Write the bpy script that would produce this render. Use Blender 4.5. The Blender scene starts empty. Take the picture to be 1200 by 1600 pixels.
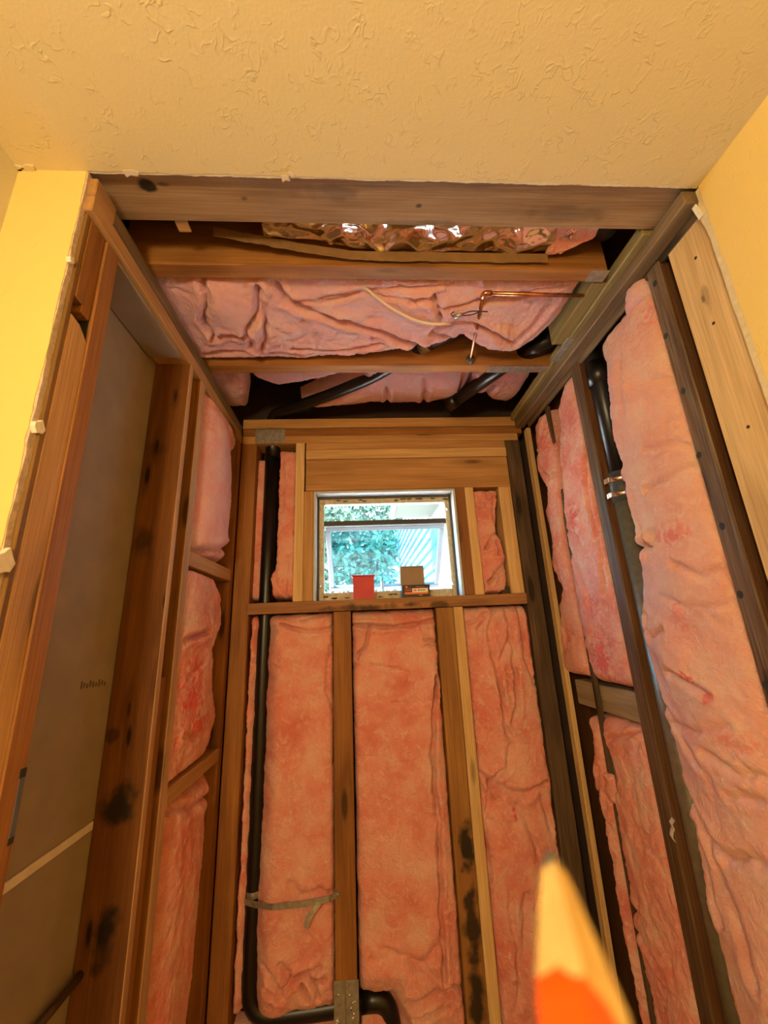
import bpy, math, random
import numpy as np
from mathutils import Vector, Matrix

S = bpy.context.scene
COL = S.collection
random.seed(7)

# ------------------------------------------------------------------ camera
CAM_LOC = np.array([0.0, 0.0, 1.45])
YAW, PITCH, ROLL, F = math.radians(3.66707), math.radians(16.33488), math.radians(-2.47169), 633.14


def cam_rot():
    f = np.array([math.sin(YAW) * math.cos(PITCH), math.cos(YAW) * math.cos(PITCH), math.sin(PITCH)])
    r = np.array([math.cos(YAW), -math.sin(YAW), 0])
    u = np.cross(r, f)
    return np.stack([math.cos(ROLL) * r + math.sin(ROLL) * u, -math.sin(ROLL) * r + math.cos(ROLL) * u, f])


R = cam_rot()
cam_d = bpy.data.cameras.new('camera')
cam = bpy.data.objects.new('camera', cam_d)
COL.objects.link(cam)
M = Matrix([[R[0][i], R[1][i], -R[2][i]] for i in range(3)]).to_4x4()
M.translation = Vector(CAM_LOC)
cam.matrix_world = M
cam_d.sensor_fit = 'VERTICAL'
cam_d.sensor_height = 36.0
cam_d.lens = F * 36.0 / 1600.0
cam_d.clip_start = 0.01
cam_d.dof.use_dof = True
cam_d.dof.focus_distance = 1.2
cam_d.dof.aperture_fstop = 6.0
S.camera = cam

# ------------------------------------------------------------------ world, sun, lamps, exposure
W = bpy.data.worlds.new('sky')
S.world = W
W.use_nodes = True
wn = W.node_tree
sky = wn.nodes.new('ShaderNodeTexSky')
sky.sky_type = 'NISHITA'
sky.sun_disc = False
sky.sun_elevation = math.radians(52)
sky.sun_rotation = math.radians(265)
wn.links.new(sky.outputs[0], wn.nodes['Background'].inputs[0])
wn.nodes['Background'].inputs[1].default_value = 4.2

sun_d = bpy.data.lights.new('sun', 'SUN')
sun_d.energy = 125.0
sun_d.angle = 0.01
sun_d.color = (1.0, 0.96, 0.92)
sun = bpy.data.objects.new('sun', sun_d)
COL.objects.link(sun)
sun.rotation_euler = Vector((0.62, 0.10, -0.78)).to_track_quat('-Z', 'Y').to_euler()

lamp_d = bpy.data.lights.new('vanity_light', 'POINT')
lamp_d.energy = 55.0
lamp_d.color = (1.0, 0.80, 0.46)
lamp_d.shadow_soft_size = 0.12
lamp = bpy.data.objects.new('vanity_light', lamp_d)
COL.objects.link(lamp)
lamp.location = (-0.42, -0.75, 1.72)

S.view_settings.view_transform = 'Standard'
S.view_settings.look = 'None'
S.view_settings.exposure = 0.0
S.view_settings.gamma = 1.0
S.view_settings.use_curve_mapping = False
S.cycles.max_bounces = 12
S.cycles.diffuse_bounces = 4


# ------------------------------------------------------------------ measuring helpers (camera ray onto a real plane)
def ray(x, y):
    return R.T @ np.array([x - 600.0, 800.0 - y, F])


def onX(x, y, X):
    r = ray(x, y)
    return CAM_LOC + r * (X / r[0])


def onY(x, y, Y):
    r = ray(x, y)
    return CAM_LOC + r * (Y / r[1])


def onZ(x, y, Z):
    r = ray(x, y)
    return CAM_LOC + r * ((Z - CAM_LOC[2]) / r[2])


# ------------------------------------------------------------------ noise
_rng = np.random.RandomState(11)
_perm = np.concatenate([_rng.permutation(256)] * 3)
_grad = _rng.normal(size=(256, 3))
_grad /= np.linalg.norm(_grad, axis=1)[:, None]


def pn(x, y, z=0.0):
    x, y, z = np.broadcast_arrays(np.asarray(x, float), np.asarray(y, float), np.asarray(z, float))
    xi, yi, zi = np.floor(x).astype(int), np.floor(y).astype(int), np.floor(z).astype(int)
    xf, yf, zf = x - xi, y - yi, z - zi
    u, v, w = (t * t * t * (t * (t * 6 - 15) + 10) for t in (xf, yf, zf))

    def g(dx, dy, dz):
        h = _perm[(_perm[(_perm[(xi + dx) & 255] + yi + dy) & 255] + zi + dz) & 255]
        gr = _grad[h]
        return gr[..., 0] * (xf - dx) + gr[..., 1] * (yf - dy) + gr[..., 2] * (zf - dz)

    def L(a, b, t):
        return a + (b - a) * t
    return L(L(L(g(0, 0, 0), g(1, 0, 0), u), L(g(0, 1, 0), g(1, 1, 0), u), v),
             L(L(g(0, 0, 1), g(1, 0, 1), u), L(g(0, 1, 1), g(1, 1, 1), u), v), w)


def fbm(x, y, z=0.0, o=3):
    s, a = 0.0, 1.0
    for i in range(o):
        s = s + a * pn(x * 2 ** i, y * 2 ** i, np.asarray(z) + 7.3 * i)
        a *= 0.5
    return s


# ------------------------------------------------------------------ object helpers
def tag(o, label=None, cat=None, group=None, kind=None):
    if label: o['label'] = label
    if cat: o['category'] = cat
    if group: o['group'] = group
    if kind: o['kind'] = kind
    return o


def empty(name, loc=(0, 0, 0), label=None, cat=None, group=None, kind=None, parent=None):
    o = bpy.data.objects.new(name, None)
    COL.objects.link(o)
    o.location = loc
    o.empty_display_size = 0.05
    if parent: put(o, parent)
    return tag(o, label, cat, group, kind)


def put(o, parent):
    o.parent = parent
    o.matrix_parent_inverse = Matrix.Translation(-Vector(world_loc(parent)))


def world_loc(o):
    l = Vector(o.location)
    if o.parent:
        l = o.matrix_parent_inverse @ l
        l = Vector(world_loc(o.parent)) + l
    return l


def mesh_obj(name, verts, faces, mats, parent=None, smooth=False, mi=None):
    me = bpy.data.meshes.new(name)
    verts = np.asarray(verts, float)
    c = (verts.min(0) + verts.max(0)) / 2
    me.from_pydata((verts - c).tolist(), [], [list(map(int, f)) for f in faces])
    if not isinstance(mats, (list, tuple)): mats = [mats]
    for m in mats: me.materials.append(m)
    if mi is not None: me.polygons.foreach_set('material_index', np.asarray(mi, np.int32))
    if smooth: me.polygons.foreach_set('use_smooth', [True] * len(me.polygons))
    me.update()
    o = bpy.data.objects.new(name, me)
    COL.objects.link(o)
    o.location = c
    if parent: put(o, parent)
    return o


def grid_obj(name, P, mat, parent=None, smooth=True):
    """P: (nv, nu, 3) array of points"""
    nv, nu = P.shape[:2]
    idx = np.arange(nv * nu).reshape(nv, nu)
    q = np.stack([idx[:-1, :-1], idx[:-1, 1:], idx[1:, 1:], idx[1:, :-1]], -1).reshape(-1, 4)
    me = bpy.data.meshes.new(name)
    v = P.reshape(-1, 3)
    c = (v.min(0) + v.max(0)) / 2
    me.vertices.add(len(v)); me.vertices.foreach_set('co', (v - c).astype(np.float32).ravel())
    me.loops.add(q.size); me.loops.foreach_set('vertex_index', q.astype(np.int32).ravel())
    me.polygons.add(len(q)); me.polygons.foreach_set('loop_start', np.arange(0, q.size, 4, dtype=np.int32))
    me.polygons.foreach_set('use_smooth', [smooth] * len(q))
    me.materials.append(mat)
    me.update(calc_edges=True)
    o = bpy.data.objects.new(name, me)
    COL.objects.link(o)
    o.location = c
    if parent: put(o, parent)
    return o


def box_data(x0, x1, y0, y1, z0, z1, b=0.0015):
    """chamfered box as the hull of 24 points"""
    P = {}
    V, Fc = [], []
    lo, hi = (x0, y0, z0), (x1, y1, z1)
    b = min(b, 0.3 * min(x1 - x0, y1 - y0, z1 - z0))
    for sx in (0, 1):
        for sy in (0, 1):
            for sz in (0, 1):
                s = (sx, sy, sz)
                for ax in range(3):
                    p = [0, 0, 0]
                    for k in range(3):
                        e = 0 if k == ax else b
                        p[k] = (lo[k] + e) if s[k] == 0 else (hi[k] - e)
                    P[(s, ax)] = len(V)
                    V.append(p)

    def key(ax, val, a2, v2, a3, v3):
        s = [0, 0, 0]; s[ax] = val; s[a2] = v2; s[a3] = v3
        return tuple(s)
    for ax in range(3):
        a2, a3 = (ax + 1) % 3, (ax + 2) % 3
        for val in (0, 1):
            q = [P[(key(ax, val, a2, i, a3, j), ax)] for i, j in ((0, 0), (1, 0), (1, 1), (0, 1))]
            Fc.append(q if val else q[::-1])
        for i in (0, 1):
            for j in (0, 1):
                A, B = key(ax, 0, a2, i, a3, j), key(ax, 1, a2, i, a3, j)
                q = [P[(A, a2)], P[(B, a2)], P[(B, a3)], P[(A, a3)]]
                Fc.append(q if (i ^ j) == 0 else q[::-1])
    for s in [(a, b_, c) for a in (0, 1) for b_ in (0, 1) for c in (0, 1)]:
        t = [P[(s, 0)], P[(s, 1)], P[(s, 2)]]
        Fc.append(t if sum(s) % 2 else t[::-1])
    return V, Fc


def board(name, x0, x1, y0, y1, z0, z1, mat, parent=None, label=None, b=0.0015, edge=None, side=1):
    V, Fc = box_data(x0, x1, y0, y1, z0, z1, b)
    mi = None
    if edge:        # second material on the edge face towards the alcove
        mi = [1 if len(f) == 4 and ((sum(V[i][0] for i in f) / 4 > x1 - b * .6) if side > 0 else (sum(V[i][0] for i in f) / 4 < x0 + b * .6)) else 0 for f in Fc]
        mat = [mat, edge]
    o = mesh_obj(name, V, Fc, mat, parent, mi=mi)
    if label: o['label'] = label
    return o


def prism(name, pts, axis, a0, a1, mat, parent=None, label=None, mats_side=None):
    """polygon pts (2-D, in the two other axes, order x<y<z) extruded along axis"""
    n = len(pts)
    V = []
    for a in (a0, a1):
        for p in pts:
            q = list(p); q.insert(axis, a)
            V.append(q)
    Fc = [list(range(n))[::-1], list(range(n, 2 * n))]
    for i in range(n):
        j = (i + 1) % n
        Fc.append([i, j, n + j, n + i])
    m, mi = mat, None
    if mats_side:
        m = [mat, mats_side]; mi = [0, 0] + [1] * n
    o = mesh_obj(name, V, Fc, m, parent, mi=mi)
    # consistent outward normals
    import bmesh
    bm = bmesh.new(); bm.from_mesh(o.data); bmesh.ops.recalc_face_normals(bm, faces=bm.faces); bm.to_mesh(o.data); bm.free()
    if label: o['label'] = label
    return o


def smooth_path(pts, r=0.04, n=6):
    """round the inner corners of a polyline"""
    pts = [Vector(p) for p in pts]
    out = [pts[0]]
    for i in range(1, len(pts) - 1):
        a, b, c = pts[i - 1], pts[i], pts[i + 1]
        d1, d2 = (a - b), (c - b)
        k = min(r, d1.length * 0.49, d2.length * 0.49)
        p, q = b + d1.normalized() * k, b + d2.normalized() * k
        for t in range(n + 1):
            t = t / n
            out.append((1 - t) ** 2 * p + 2 * t * (1 - t) * b + t * t * q)
    out.append(pts[-1])
    return out


def tube(name, pts, rad, mat, parent=None, seg=16, r=0.04, label=None, caps=True, n=6):
    pts = smooth_path(pts, r, n)
    rads = rad if isinstance(rad, (list, tuple)) else [rad] * len(pts)
    V, Fc = [], []
    t0 = (pts[1] - pts[0]).normalized()
    nrm = t0.orthogonal().normalized()
    for i, p in enumerate(pts):
        if i == 0: t = t0
        elif i == len(pts) - 1: t = (pts[i] - pts[i - 1]).normalized()
        else: t = ((pts[i] - pts[i - 1]).normalized() + (pts[i + 1] - pts[i]).normalized()).normalized()
        nrm = (nrm - t * nrm.dot(t)).normalized()
        bn = t.cross(nrm)
        rr = rads[min(i, len(rads) - 1)]
        for k in range(seg):
            a = 2 * math.pi * k / seg
            V.append(p + (nrm * math.cos(a) + bn * math.sin(a)) * rr)
    for i in range(len(pts) - 1):
        for k in range(seg):
            j = (k + 1) % seg
            Fc.append([i * seg + k, i * seg + j, (i + 1) * seg + j, (i + 1) * seg + k])
    if caps:
        Fc.append(list(range(seg))[::-1])
        Fc.append([(len(pts) - 1) * seg + k for k in range(seg)])
    o = mesh_obj(name, [tuple(v) for v in V], Fc, mat, parent, smooth=True)
    if label: o['label'] = label
    return o


def ribbon(name, pts, width_dir, w, th, mat, parent=None, label=None):
    """flat strap: path pts, width w along width_dir, thickness th"""
    pts = [Vector(p) for p in pts]
    wd = Vector(width_dir).normalized()
    V, Fc = [], []
    for i, p in enumerate(pts):
        t = (pts[min(i + 1, len(pts) - 1)] - pts[max(i - 1, 0)]).normalized()
        n = t.cross(wd).normalized()
        for a, b in ((-.5, -.5), (.5, -.5), (.5, .5), (-.5, .5)):
            V.append(tuple(p + wd * w * a + n * th * b))
    for i in range(len(pts) - 1):
        for k in range(4):
            j = (k + 1) % 4
            Fc.append([4 * i + k, 4 * i + j, 4 * i + 4 + j, 4 * i + 4 + k])
    Fc += [[3, 2, 1, 0], [4 * len(pts) - 4 + k for k in range(4)]]
    o = mesh_obj(name, V, Fc, mat, parent)
    if label: o['label'] = label
    return o


# ------------------------------------------------------------------ materials
class NT:
    def __init__(s, name):
        s.m = bpy.data.materials.new(name); s.m.use_nodes = True
        s.t = s.m.node_tree; s.b = s.t.nodes['Principled BSDF']

    def n(s, typ, **kw):
        nd = s.t.nodes.new('ShaderNode' + typ)
        for k, v in kw.items():
            if k.startswith('i_'):
                nd.inputs[k[2:].replace('_', ' ')].default_value = v
            else: setattr(nd, k, v)
        return nd

    def l(s, a, b): s.t.links.new(a, b)

    def math(s, op, a, b=None, clamp=False):
        nd = s.n('Math', operation=op, use_clamp=clamp)
        for i, v in enumerate((a, b)):
            if v is None: continue
            if isinstance(v, (int, float)): nd.inputs[i].default_value = v
            else: s.l(v, nd.inputs[i])
        return nd.outputs[0]

    def vmath(s, op, a, b=None):
        nd = s.n('VectorMath', operation=op)
        for i, v in enumerate((a, b)):
            if v is None: continue
            if isinstance(v, (tuple, list)): nd.inputs[i].default_value = v
            else: s.l(v, nd.inputs[i])
        return nd

    def mix(s, fac, a, b, blend='MIX'):
        nd = s.n('MixRGB', blend_type=blend)
        for i, v in enumerate((fac, a, b)):
            if isinstance(v, (int, float)): nd.inputs[i].default_value = v
            elif isinstance(v, (tuple, list)): nd.inputs[i].default_value = (*v, 1) if len(v) == 3 else v
            else: s.l(v, nd.inputs[i])
        return nd.outputs[0]

    def ramp(s, fac, stops):
        nd = s.n('ValToRGB')
        e = nd.color_ramp.elements
        while len(e) < len(stops): e.new(0.5)
        for k, (p, c) in zip(e, stops):
            k.position = p; k.color = (*c, 1) if len(c) == 3 else c
        s.l(fac, nd.inputs[0])
        return nd.outputs[0]

    def bump(s, h, strength=0.3, dist=0.01):
        nd = s.n('Bump'); nd.inputs['Strength'].default_value = strength; nd.inputs['Distance'].default_value = dist
        s.l(h, nd.inputs['Height']); s.l(nd.outputs[0], s.b.inputs['Normal'])

    def col(s, c):
        if isinstance(c, (tuple, list)): s.b.inputs['Base Color'].default_value = (*c, 1)
        else: s.l(c, s.b.inputs['Base Color'])


def plain(name, c, rough=0.6, metal=0.0, noise=0.0, scale=30, bump=0.0):
    t = NT(name)
    t.b.inputs['Roughness'].default_value = rough; t.b.inputs['Metallic'].default_value = metal
    tc = t.n('TexCoord')
    nz = t.n('TexNoise'); nz.inputs['Scale'].default_value = scale; nz.inputs['Detail'].default_value = 6
    t.l(tc.outputs['Object'], nz.inputs['Vector'])
    if noise:
        d = tuple(x * (1 - noise) for x in c); h = tuple(min(1, x * (1 + noise * .6)) for x in c)
        t.col(t.ramp(nz.outputs[0], [(0.3, d), (0.7, h)]))
    else: t.col(c)
    if bump: t.bump(nz.outputs[0], bump, 0.004)
    return t.m


def wood(name, dark, light, axis, rough=0.62, knots=1.0, dirt=0.3, stains=(), weather=0.0, dirtc=(0.03, 0.018, 0.01), kf=1.0):
    t = NT(name)
    t.b.inputs['Roughness'].default_value = rough
    t.b.inputs['Specular IOR Level'].default_value = 0.25
    tc = t.n('TexCoord'); oi = t.n('ObjectInfo')
    off = t.vmath('SCALE', (13.0, 7.0, 21.0)); t.l(oi.outputs['Random'], off.inputs['Scale'])
    pos = t.vmath('ADD', tc.outputs['Object'], off.outputs[0]).outputs[0]

    def sc(long, cross):
        v = [cross] * 3; v[axis] = long
        return t.vmath('MULTIPLY', pos, tuple(v)).outputs[0]
    # knots
    vor = t.n('TexVoronoi'); vor.inputs['Scale'].default_value = 1.0
    t.l(sc(2.6 * kf, 11.0 * kf), vor.inputs['Vector'])
    kd = t.math('MULTIPLY', vor.outputs['Distance'], 1.0)
    knot = t.ramp(kd, [(0.10, (1, 1, 1)), (0.16, (0, 0, 0))])
    halo = t.ramp(kd, [(0.12, (1, 1, 1)), (0.38, (0, 0, 0))])
    # grain
    n1 = t.n('TexNoise'); n1.inputs['Detail'].default_value = 4; n1.inputs['Scale'].default_value = 1.0
    t.l(sc(0.9, 13.0), n1.inputs['Vector'])
    warp = t.math('ADD', t.math('MULTIPLY', n1.outputs[0], 26.0), t.math('MULTIPLY', halo, 3.0))
    band = t.math('ADD', t.math('MULTIPLY', t.math('SINE', warp), 0.5), 0.5)
    n2 = t.n('TexNoise'); n2.inputs['Detail'].default_value = 6; n2.inputs['Scale'].default_value = 1.0
    t.l(sc(6.0, 260.0), n2.inputs['Vector'])
    n3 = t.n('TexNoise'); n3.inputs['Detail'].default_value = 5; n3.inputs['Scale'].default_value = 1.0
    t.l(sc(3.0, 9.0), n3.inputs['Vector'])
    base = t.mix(t.math('ADD', t.math('MULTIPLY', band, 0.45), t.math('MULTIPLY', n1.outputs[0], 0.5)), dark, light)
    fine = t.ramp(n2.outputs[0], [(0.25, (0.72, 0.68, 0.62)), (0.7, (1.08, 1.06, 1.04))])
    c = t.mix(1.0, base, fine, 'MULTIPLY')
    if weather:
        wz = t.ramp(n2.outputs[0], [(0.45, (0, 0, 0)), (0.75, (1, 1, 1))])
        c = t.mix(t.math('MULTIPLY', wz, weather), c, (0.30, 0.27, 0.21))
    dz = t.ramp(n3.outputs[0], [(0.45, (0, 0, 0)), (0.75, (1, 1, 1))])
    c = t.mix(t.math('MULTIPLY', dz, dirt), c, dirtc)
    c = t.mix(t.math('MULTIPLY', halo, 0.30 * knots), c, tuple(x * 0.35 for x in dark))
    c = t.mix(t.math('MULTIPLY', knot, 0.75 * knots), c, tuple(x * 0.12 for x in dark))
    if stains:
        geo = t.n('NewGeometry')
        nzs = t.n('TexNoise'); nzs.inputs['Scale'].default_value = 20.0; nzs.inputs['Detail'].default_value = 5
        t.l(geo.outputs['Position'], nzs.inputs['Vector'])
        for cen, rad, amt in stains:
            d = t.vmath('SUBTRACT', geo.outputs['Position'], tuple(cen)).outputs[0]
            d = t.vmath('DIVIDE', d, tuple(rad)).outputs[0]
            ln = t.n('VectorMath', operation='LENGTH'); t.l(d, ln.inputs[0])
            v = t.math('ADD', ln.outputs['Value'], t.math('MULTIPLY', t.math('SUBTRACT', nzs.outputs[0], 0.5), 2.2))
            f = t.ramp(v, [(0.45, (1, 1, 1)), (1.0, (0, 0, 0))])
            c = t.mix(t.math('MULTIPLY', f, amt), c, (0.012, 0.010, 0.007))
    t.col(c)
    t.bump(t.math('ADD', n2.outputs[0], t.math('MULTIPLY', knot, 0.3)), 0.35, 0.0015)
    return t.m


def fibre(name, red=(), pale=0.0, pink=0.0):
    """pink glass wool: matt, streaky, with patches of darker dye"""
    t = NT(name)
    t.b.inputs['Roughness'].default_value = 1.0
    t.b.inputs['Specular IOR Level'].default_value = 0.05
    t.b.inputs['Subsurface Weight'].default_value = 0.55
    t.b.inputs['Subsurface Radius'].default_value = (1.0, .45, .38)
    t.b.inputs['Subsurface Scale'].default_value = 0.008
    geo = t.n('NewGeometry'); P = geo.outputs['Position']

    def nz(scale, det=4, dist=0.0, vec=None):
        n = t.n('TexNoise'); n.inputs['Scale'].default_value = scale; n.inputs['Detail'].default_value = det
        n.inputs['Distortion'].default_value = dist
        t.l(vec or P, n.inputs['Vector'])
        return n.outputs[0]
    big, mid, wisp, fine = nz(11, 4), nz(34, 6, 1.5), nz(95, 8, 3.0), nz(480, 6, 1.5)
    c = t.ramp(big, [(0.28, (0.83, 0.27, 0.21)), (0.50, (0.92, 0.41, 0.33)), (0.70, (0.96, 0.56, 0.44))])
    c = t.mix(t.math('MULTIPLY', t.ramp(mid, [(0.52, (0, 0, 0)), (0.72, (1, 1, 1))]), 0.60), c, (0.98, 0.68, 0.55))
    c = t.mix(t.math('MULTIPLY', t.ramp(wisp, [(0.50, (0, 0, 0)), (0.70, (1, 1, 1))]), 0.42), c, (0.78, 0.23, 0.19))
    if pale: c = t.mix(pale, c, (0.97, 0.68, 0.56))
    if pink: c = t.mix(pink, c, (0.95, 0.62, 0.66))  # cool window light blended into the base colour
    for cen, rad, amt in red:
        d = t.vmath('DIVIDE', t.vmath('SUBTRACT', P, tuple(cen)).outputs[0], tuple(rad)).outputs[0]
        ln = t.n('VectorMath', operation='LENGTH'); t.l(d, ln.inputs[0])
        v = t.math('ADD', ln.outputs['Value'], t.math('MULTIPLY', t.math('SUBTRACT', nz(34, 6, 2.0), 0.5), 3.2))
        f = t.ramp(v, [(0.30, (1, 1, 1)), (1.0, (0, 0, 0))])
        c = t.mix(t.math('MULTIPLY', f, amt), c, (0.86, 0.13, 0.13))
    t.col(c)
    h = t.math('ADD', t.math('MULTIPLY', wisp, 1.0), t.math('ADD', t.math('MULTIPLY', fine, 0.25), t.math('MULTIPLY', mid, 1.2)))
    t.bump(h, 0.85, 0.008)
    return t.m


def paint(name, c, bump=0.4, scale=38.0):
    t = NT(name)
    t.b.inputs['Roughness'].default_value = 0.62
    t.b.inputs['Specular IOR Level'].default_value = 0.3
    geo = t.n('NewGeometry')
    n = t.n('TexNoise'); n.inputs['Scale'].default_value = scale; n.inputs['Detail'].default_value = 2; n.inputs['Distortion'].default_value = 0.6
    t.l(geo.outputs['Position'], n.inputs['Vector'])
    rid = t.math('ABSOLUTE', t.math('SUBTRACT', n.outputs[0], 0.5))
    rid = t.math('SUBTRACT', 0.05, rid, True)
    m = t.n('TexNoise'); m.inputs['Scale'].default_value = 30.0; m.inputs['Detail'].default_value = 3
    t.l(geo.outputs['Position'], m.inputs['Vector'])
    msk = t.ramp(m.outputs[0], [(0.50, (0, 0, 0)), (0.64, (1, 1, 1))])
    f = t.n('TexNoise'); f.inputs['Scale'].default_value = 190.0
    t.l(geo.outputs['Position'], f.inputs['Vector'])
    h = t.math('ADD', t.math('MULTIPLY', t.math('MULTIPLY', rid, msk), 16.0), t.math('MULTIPLY', f.outputs[0], 0.35))
    t.bump(h, bump, 0.004)
    t.col(t.mix(t.math('MULTIPLY', m.outputs[0], 0.06), c, tuple(x * 0.8 for x in c)))
    return t.m


YEL = paint('yellow_paint', (0.84, 0.60, 0.19), 0.22, 30)
CEILP = paint('cream_ceiling_paint', (0.70, 0.585, 0.34), 0.35, 42)
GREYW = plain('pale_wall_paint', (0.66, 0.62, 0.52), 0.7, noise=.08, scale=12)
CORE = plain('gypsum_core', (0.84, 0.76, 0.60), 0.9, noise=.10, scale=110, bump=.25)
CORER = plain('gypsum_core_tan', (0.74, 0.60, 0.36), 0.9, noise=.12, scale=90, bump=.2)
COREG = plain('gypsum_edge', (0.62, 0.50, 0.40), 0.9, noise=.25, scale=120, bump=.5)
PAPER = plain('drywall_paper', (0.29, 0.22, 0.145), 0.85, noise=.12, scale=14, bump=.1)
TAPE = plain('joint_tape', (0.72, 0.62, 0.48), 0.8, noise=.1)
KRAFT = plain('kraft_paper', (0.20, 0.10, 0.028), 0.6, noise=.2, scale=30)
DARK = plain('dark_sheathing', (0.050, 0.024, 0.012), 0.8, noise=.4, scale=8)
ABS = plain('black_abs', (0.005, 0.0045, 0.004), 0.34, noise=.3, scale=60)
IRON = plain('olive_grey_pipe', (0.24, 0.225, 0.15), 0.38, metal=.6, noise=.2, scale=60, bump=.1)
STEEL = plain('galvanized_steel', (0.42, 0.40, 0.34), 0.42, metal=.7, noise=.3, scale=60)
SHINY = plain('bright_steel', (0.85, 0.82, 0.75), 0.18, metal=1.0)
COPPER = plain('copper', (0.62, 0.30, 0.16), 0.28, metal=1.0, noise=.35, scale=70)
CABLE = plain('cream_cable', (0.78, 0.66, 0.45), 0.5)
BLACKWIRE = plain('black_wire', (0.03, 0.03, 0.028), 0.5)
WHITEF = plain('white_liner', (0.52, 0.52, 0.49), 0.6, noise=.08, scale=40)
CREAMF = plain('aged_cream_frame', (0.56, 0.48, 0.30), 0.55, noise=.3, scale=70, bump=.2)
DARKF = plain('dark_gasket', (0.05, 0.05, 0.045), 0.5)
SASHM = plain('sash_metal', (0.20, 0.25, 0.30), 0.45)
RED = plain('red_carton', (0.55, 0.035, 0.045), 0.55, noise=.08)
TAN = plain('tan_carton', (0.34, 0.23, 0.14), 0.7, noise=.08)
BLACKC = plain('black_carton', (0.022, 0.022, 0.020), 0.5)
ORANGEL = plain('orange_print', (0.80, 0.20, 0.05), 0.5)
WHITEL = plain('white_print', (0.85, 0.80, 0.72), 0.5)
REDL = plain('dark_red_print', (0.40, 0.06, 0.04), 0.5)
BLUE = plain('blue_tape', (0.10, 0.11, 0.16), 0.7, noise=.2)
BLACKM = plain('black_mark', (0.02, 0.018, 0.015), 0.8)
GREYM = plain('grey_rubber', (0.05, 0.05, 0.045), 0.6)

WN_D, WN_L = (0.22, 0.080, 0.016), (0.42, 0.185, 0.045)      # orange old fir
W_Y = [wood('fir_along_' + 'xyz'[a], WN_D, WN_L, a) for a in range(3)]
BS = [(onZ(232, 290, 2.339), (.016, .014, .03), .95), (onZ(255, 288, 2.339), (.014, .005, .03), .6), (onZ(655, 322, 2.339), (.008, .006, .03), .8), (onZ(520, 300, 2.339), (.08, .02, .03), .35),
      (onZ(382, 310, 2.339), (.012, .008, .03), .6), (onZ(880, 335, 2.339), (.10, .02, .03), .3), (onZ(640, 350, 2.339), (.10, .012, .03), .35)]
W_DARKX = wood('weathered_dark_x', (0.24, 0.135, 0.058), (0.40, 0.25, 0.125), 0, dirt=.35, weather=.35, stains=BS)
W_DARKY = wood('weathered_dark_y', (0.13, 0.080, 0.032), (0.27, 0.175, 0.080), 1, dirt=.4, weather=.3)
W_DARKZ = wood('weathered_dark_z', (0.060, 0.034, 0.016), (0.14, 0.085, 0.045), 2, dirt=.5, weather=.2)
W_P1 = wood('weathered_stud_z', (0.10, 0.050, 0.020), (0.21, 0.12, 0.055), 2, dirt=.35, weather=.55)
W_P3 = wood('dark_edge_z', (0.075, 0.038, 0.014), (0.15, 0.08, 0.035), 2, dirt=.5, weather=.25)
W_P2 = wood('redbrown_stud_z', (0.085, 0.030, 0.008), (0.15, 0.06, 0.018), 2, dirt=.4, weather=.15)
W_NEWZ = wood('new_pine_z', (0.60, 0.37, 0.145), (0.80, 0.56, 0.27), 2, knots=.7, dirt=.05)
W_NEWX = wood('new_pine_x', (0.56, 0.33, 0.12), (0.74, 0.49, 0.21), 0, knots=.6, dirt=.06)
W_MIDZ = wood('pine_z', (0.46, 0.24, 0.08), (0.64, 0.38, 0.15), 2, knots=.8, dirt=.1)
W_MIDX = wood('pine_x', (0.42, 0.21, 0.065), (0.60, 0.34, 0.13), 0, knots=.9, dirt=.12)
W_MIDY = wood('pine_y', (0.40, 0.21, 0.075), (0.58, 0.33, 0.13), 1, knots=.9, dirt=.15)
W_REDZ = wood('red_fir_z', (0.25, 0.100, 0.028), (0.39, 0.18, 0.058), 2, knots=.6, dirt=.1)
W_GREYY = wood('grey_weathered_y', (0.28, 0.21, 0.12), (0.46, 0.37, 0.24), 1, knots=.9, dirt=.2, weather=.3)
W_OLIVE = wood('olive_plank_y', (0.20, 0.15, 0.05), (0.34, 0.26, 0.10), 1, knots=.3, dirt=.2)
DS = [(onY(185, 1258, 1.06), (.04, .05, .045), .95), (onY(163, 1466, 1.06), (.03, .05, .055), .95),
      (onY(217, 850, 1.06), (.03, .05, .05), .6), (onY(175, 1148, 1.06), (.018, .05, .018), .6),
      (onY(240, 700, 1.06), (.05, .05, .03), .35)]
W_STAIN = wood('stained_knotty_fir_z', (0.13, 0.045, 0.008), (0.25, 0.098, 0.020), 2, knots=1.3, dirt=.3, stains=DS, kf=2.0)
SILLS = [(onY(575, 950, 1.6), (.16, .06, .02), .8), (onY(690, 945, 1.6), (.05, .06, .02), .7), (onY(640, 945, 1.6), (.05, .06, .015), .8)]
W_SILL = wood('mouldy_sill_x', (0.26, 0.11, 0.04), (0.44, 0.22, 0.09), 0, knots=.6, dirt=.3, stains=SILLS)
S2S = [(onY(730, 1320, 1.6), (.03, .05, .10), .95), (onY(738, 1440, 1.6), (.03, .05, .13), .9), (onY(745, 1560, 1.6), (.03, .05, .12), .9)]
W_S2 = wood('stained_stud_z', (0.28, 0.12, 0.03), (0.45, 0.23, 0.07), 2, dirt=.2, stains=S2S)

COOL_LIT = fibre('pink_glass_wool_cool_lit', (), 0, .6)  # fibre colour shifted pinker to carry cool window light
W_EDGE = wood('pale_edge_z', (.44, .25, .12), (.62, .40, .22), 2, knots=.5, dirt=.2)  # lighter than the stud faces beside it
FIB = fibre('pink_glass_wool')

# ================================================================== SETTING
XL, XR, XF = -0.633, 0.735, -0.49          # room left wall, room right wall face, alcove left framing plane
ZC, YE = 2.325, 0.597                      # ceiling underside, alcove mouth
YB = 1.60                                  # front of the back framing
XP = 0.74                                  # alcove right framing plane


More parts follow.
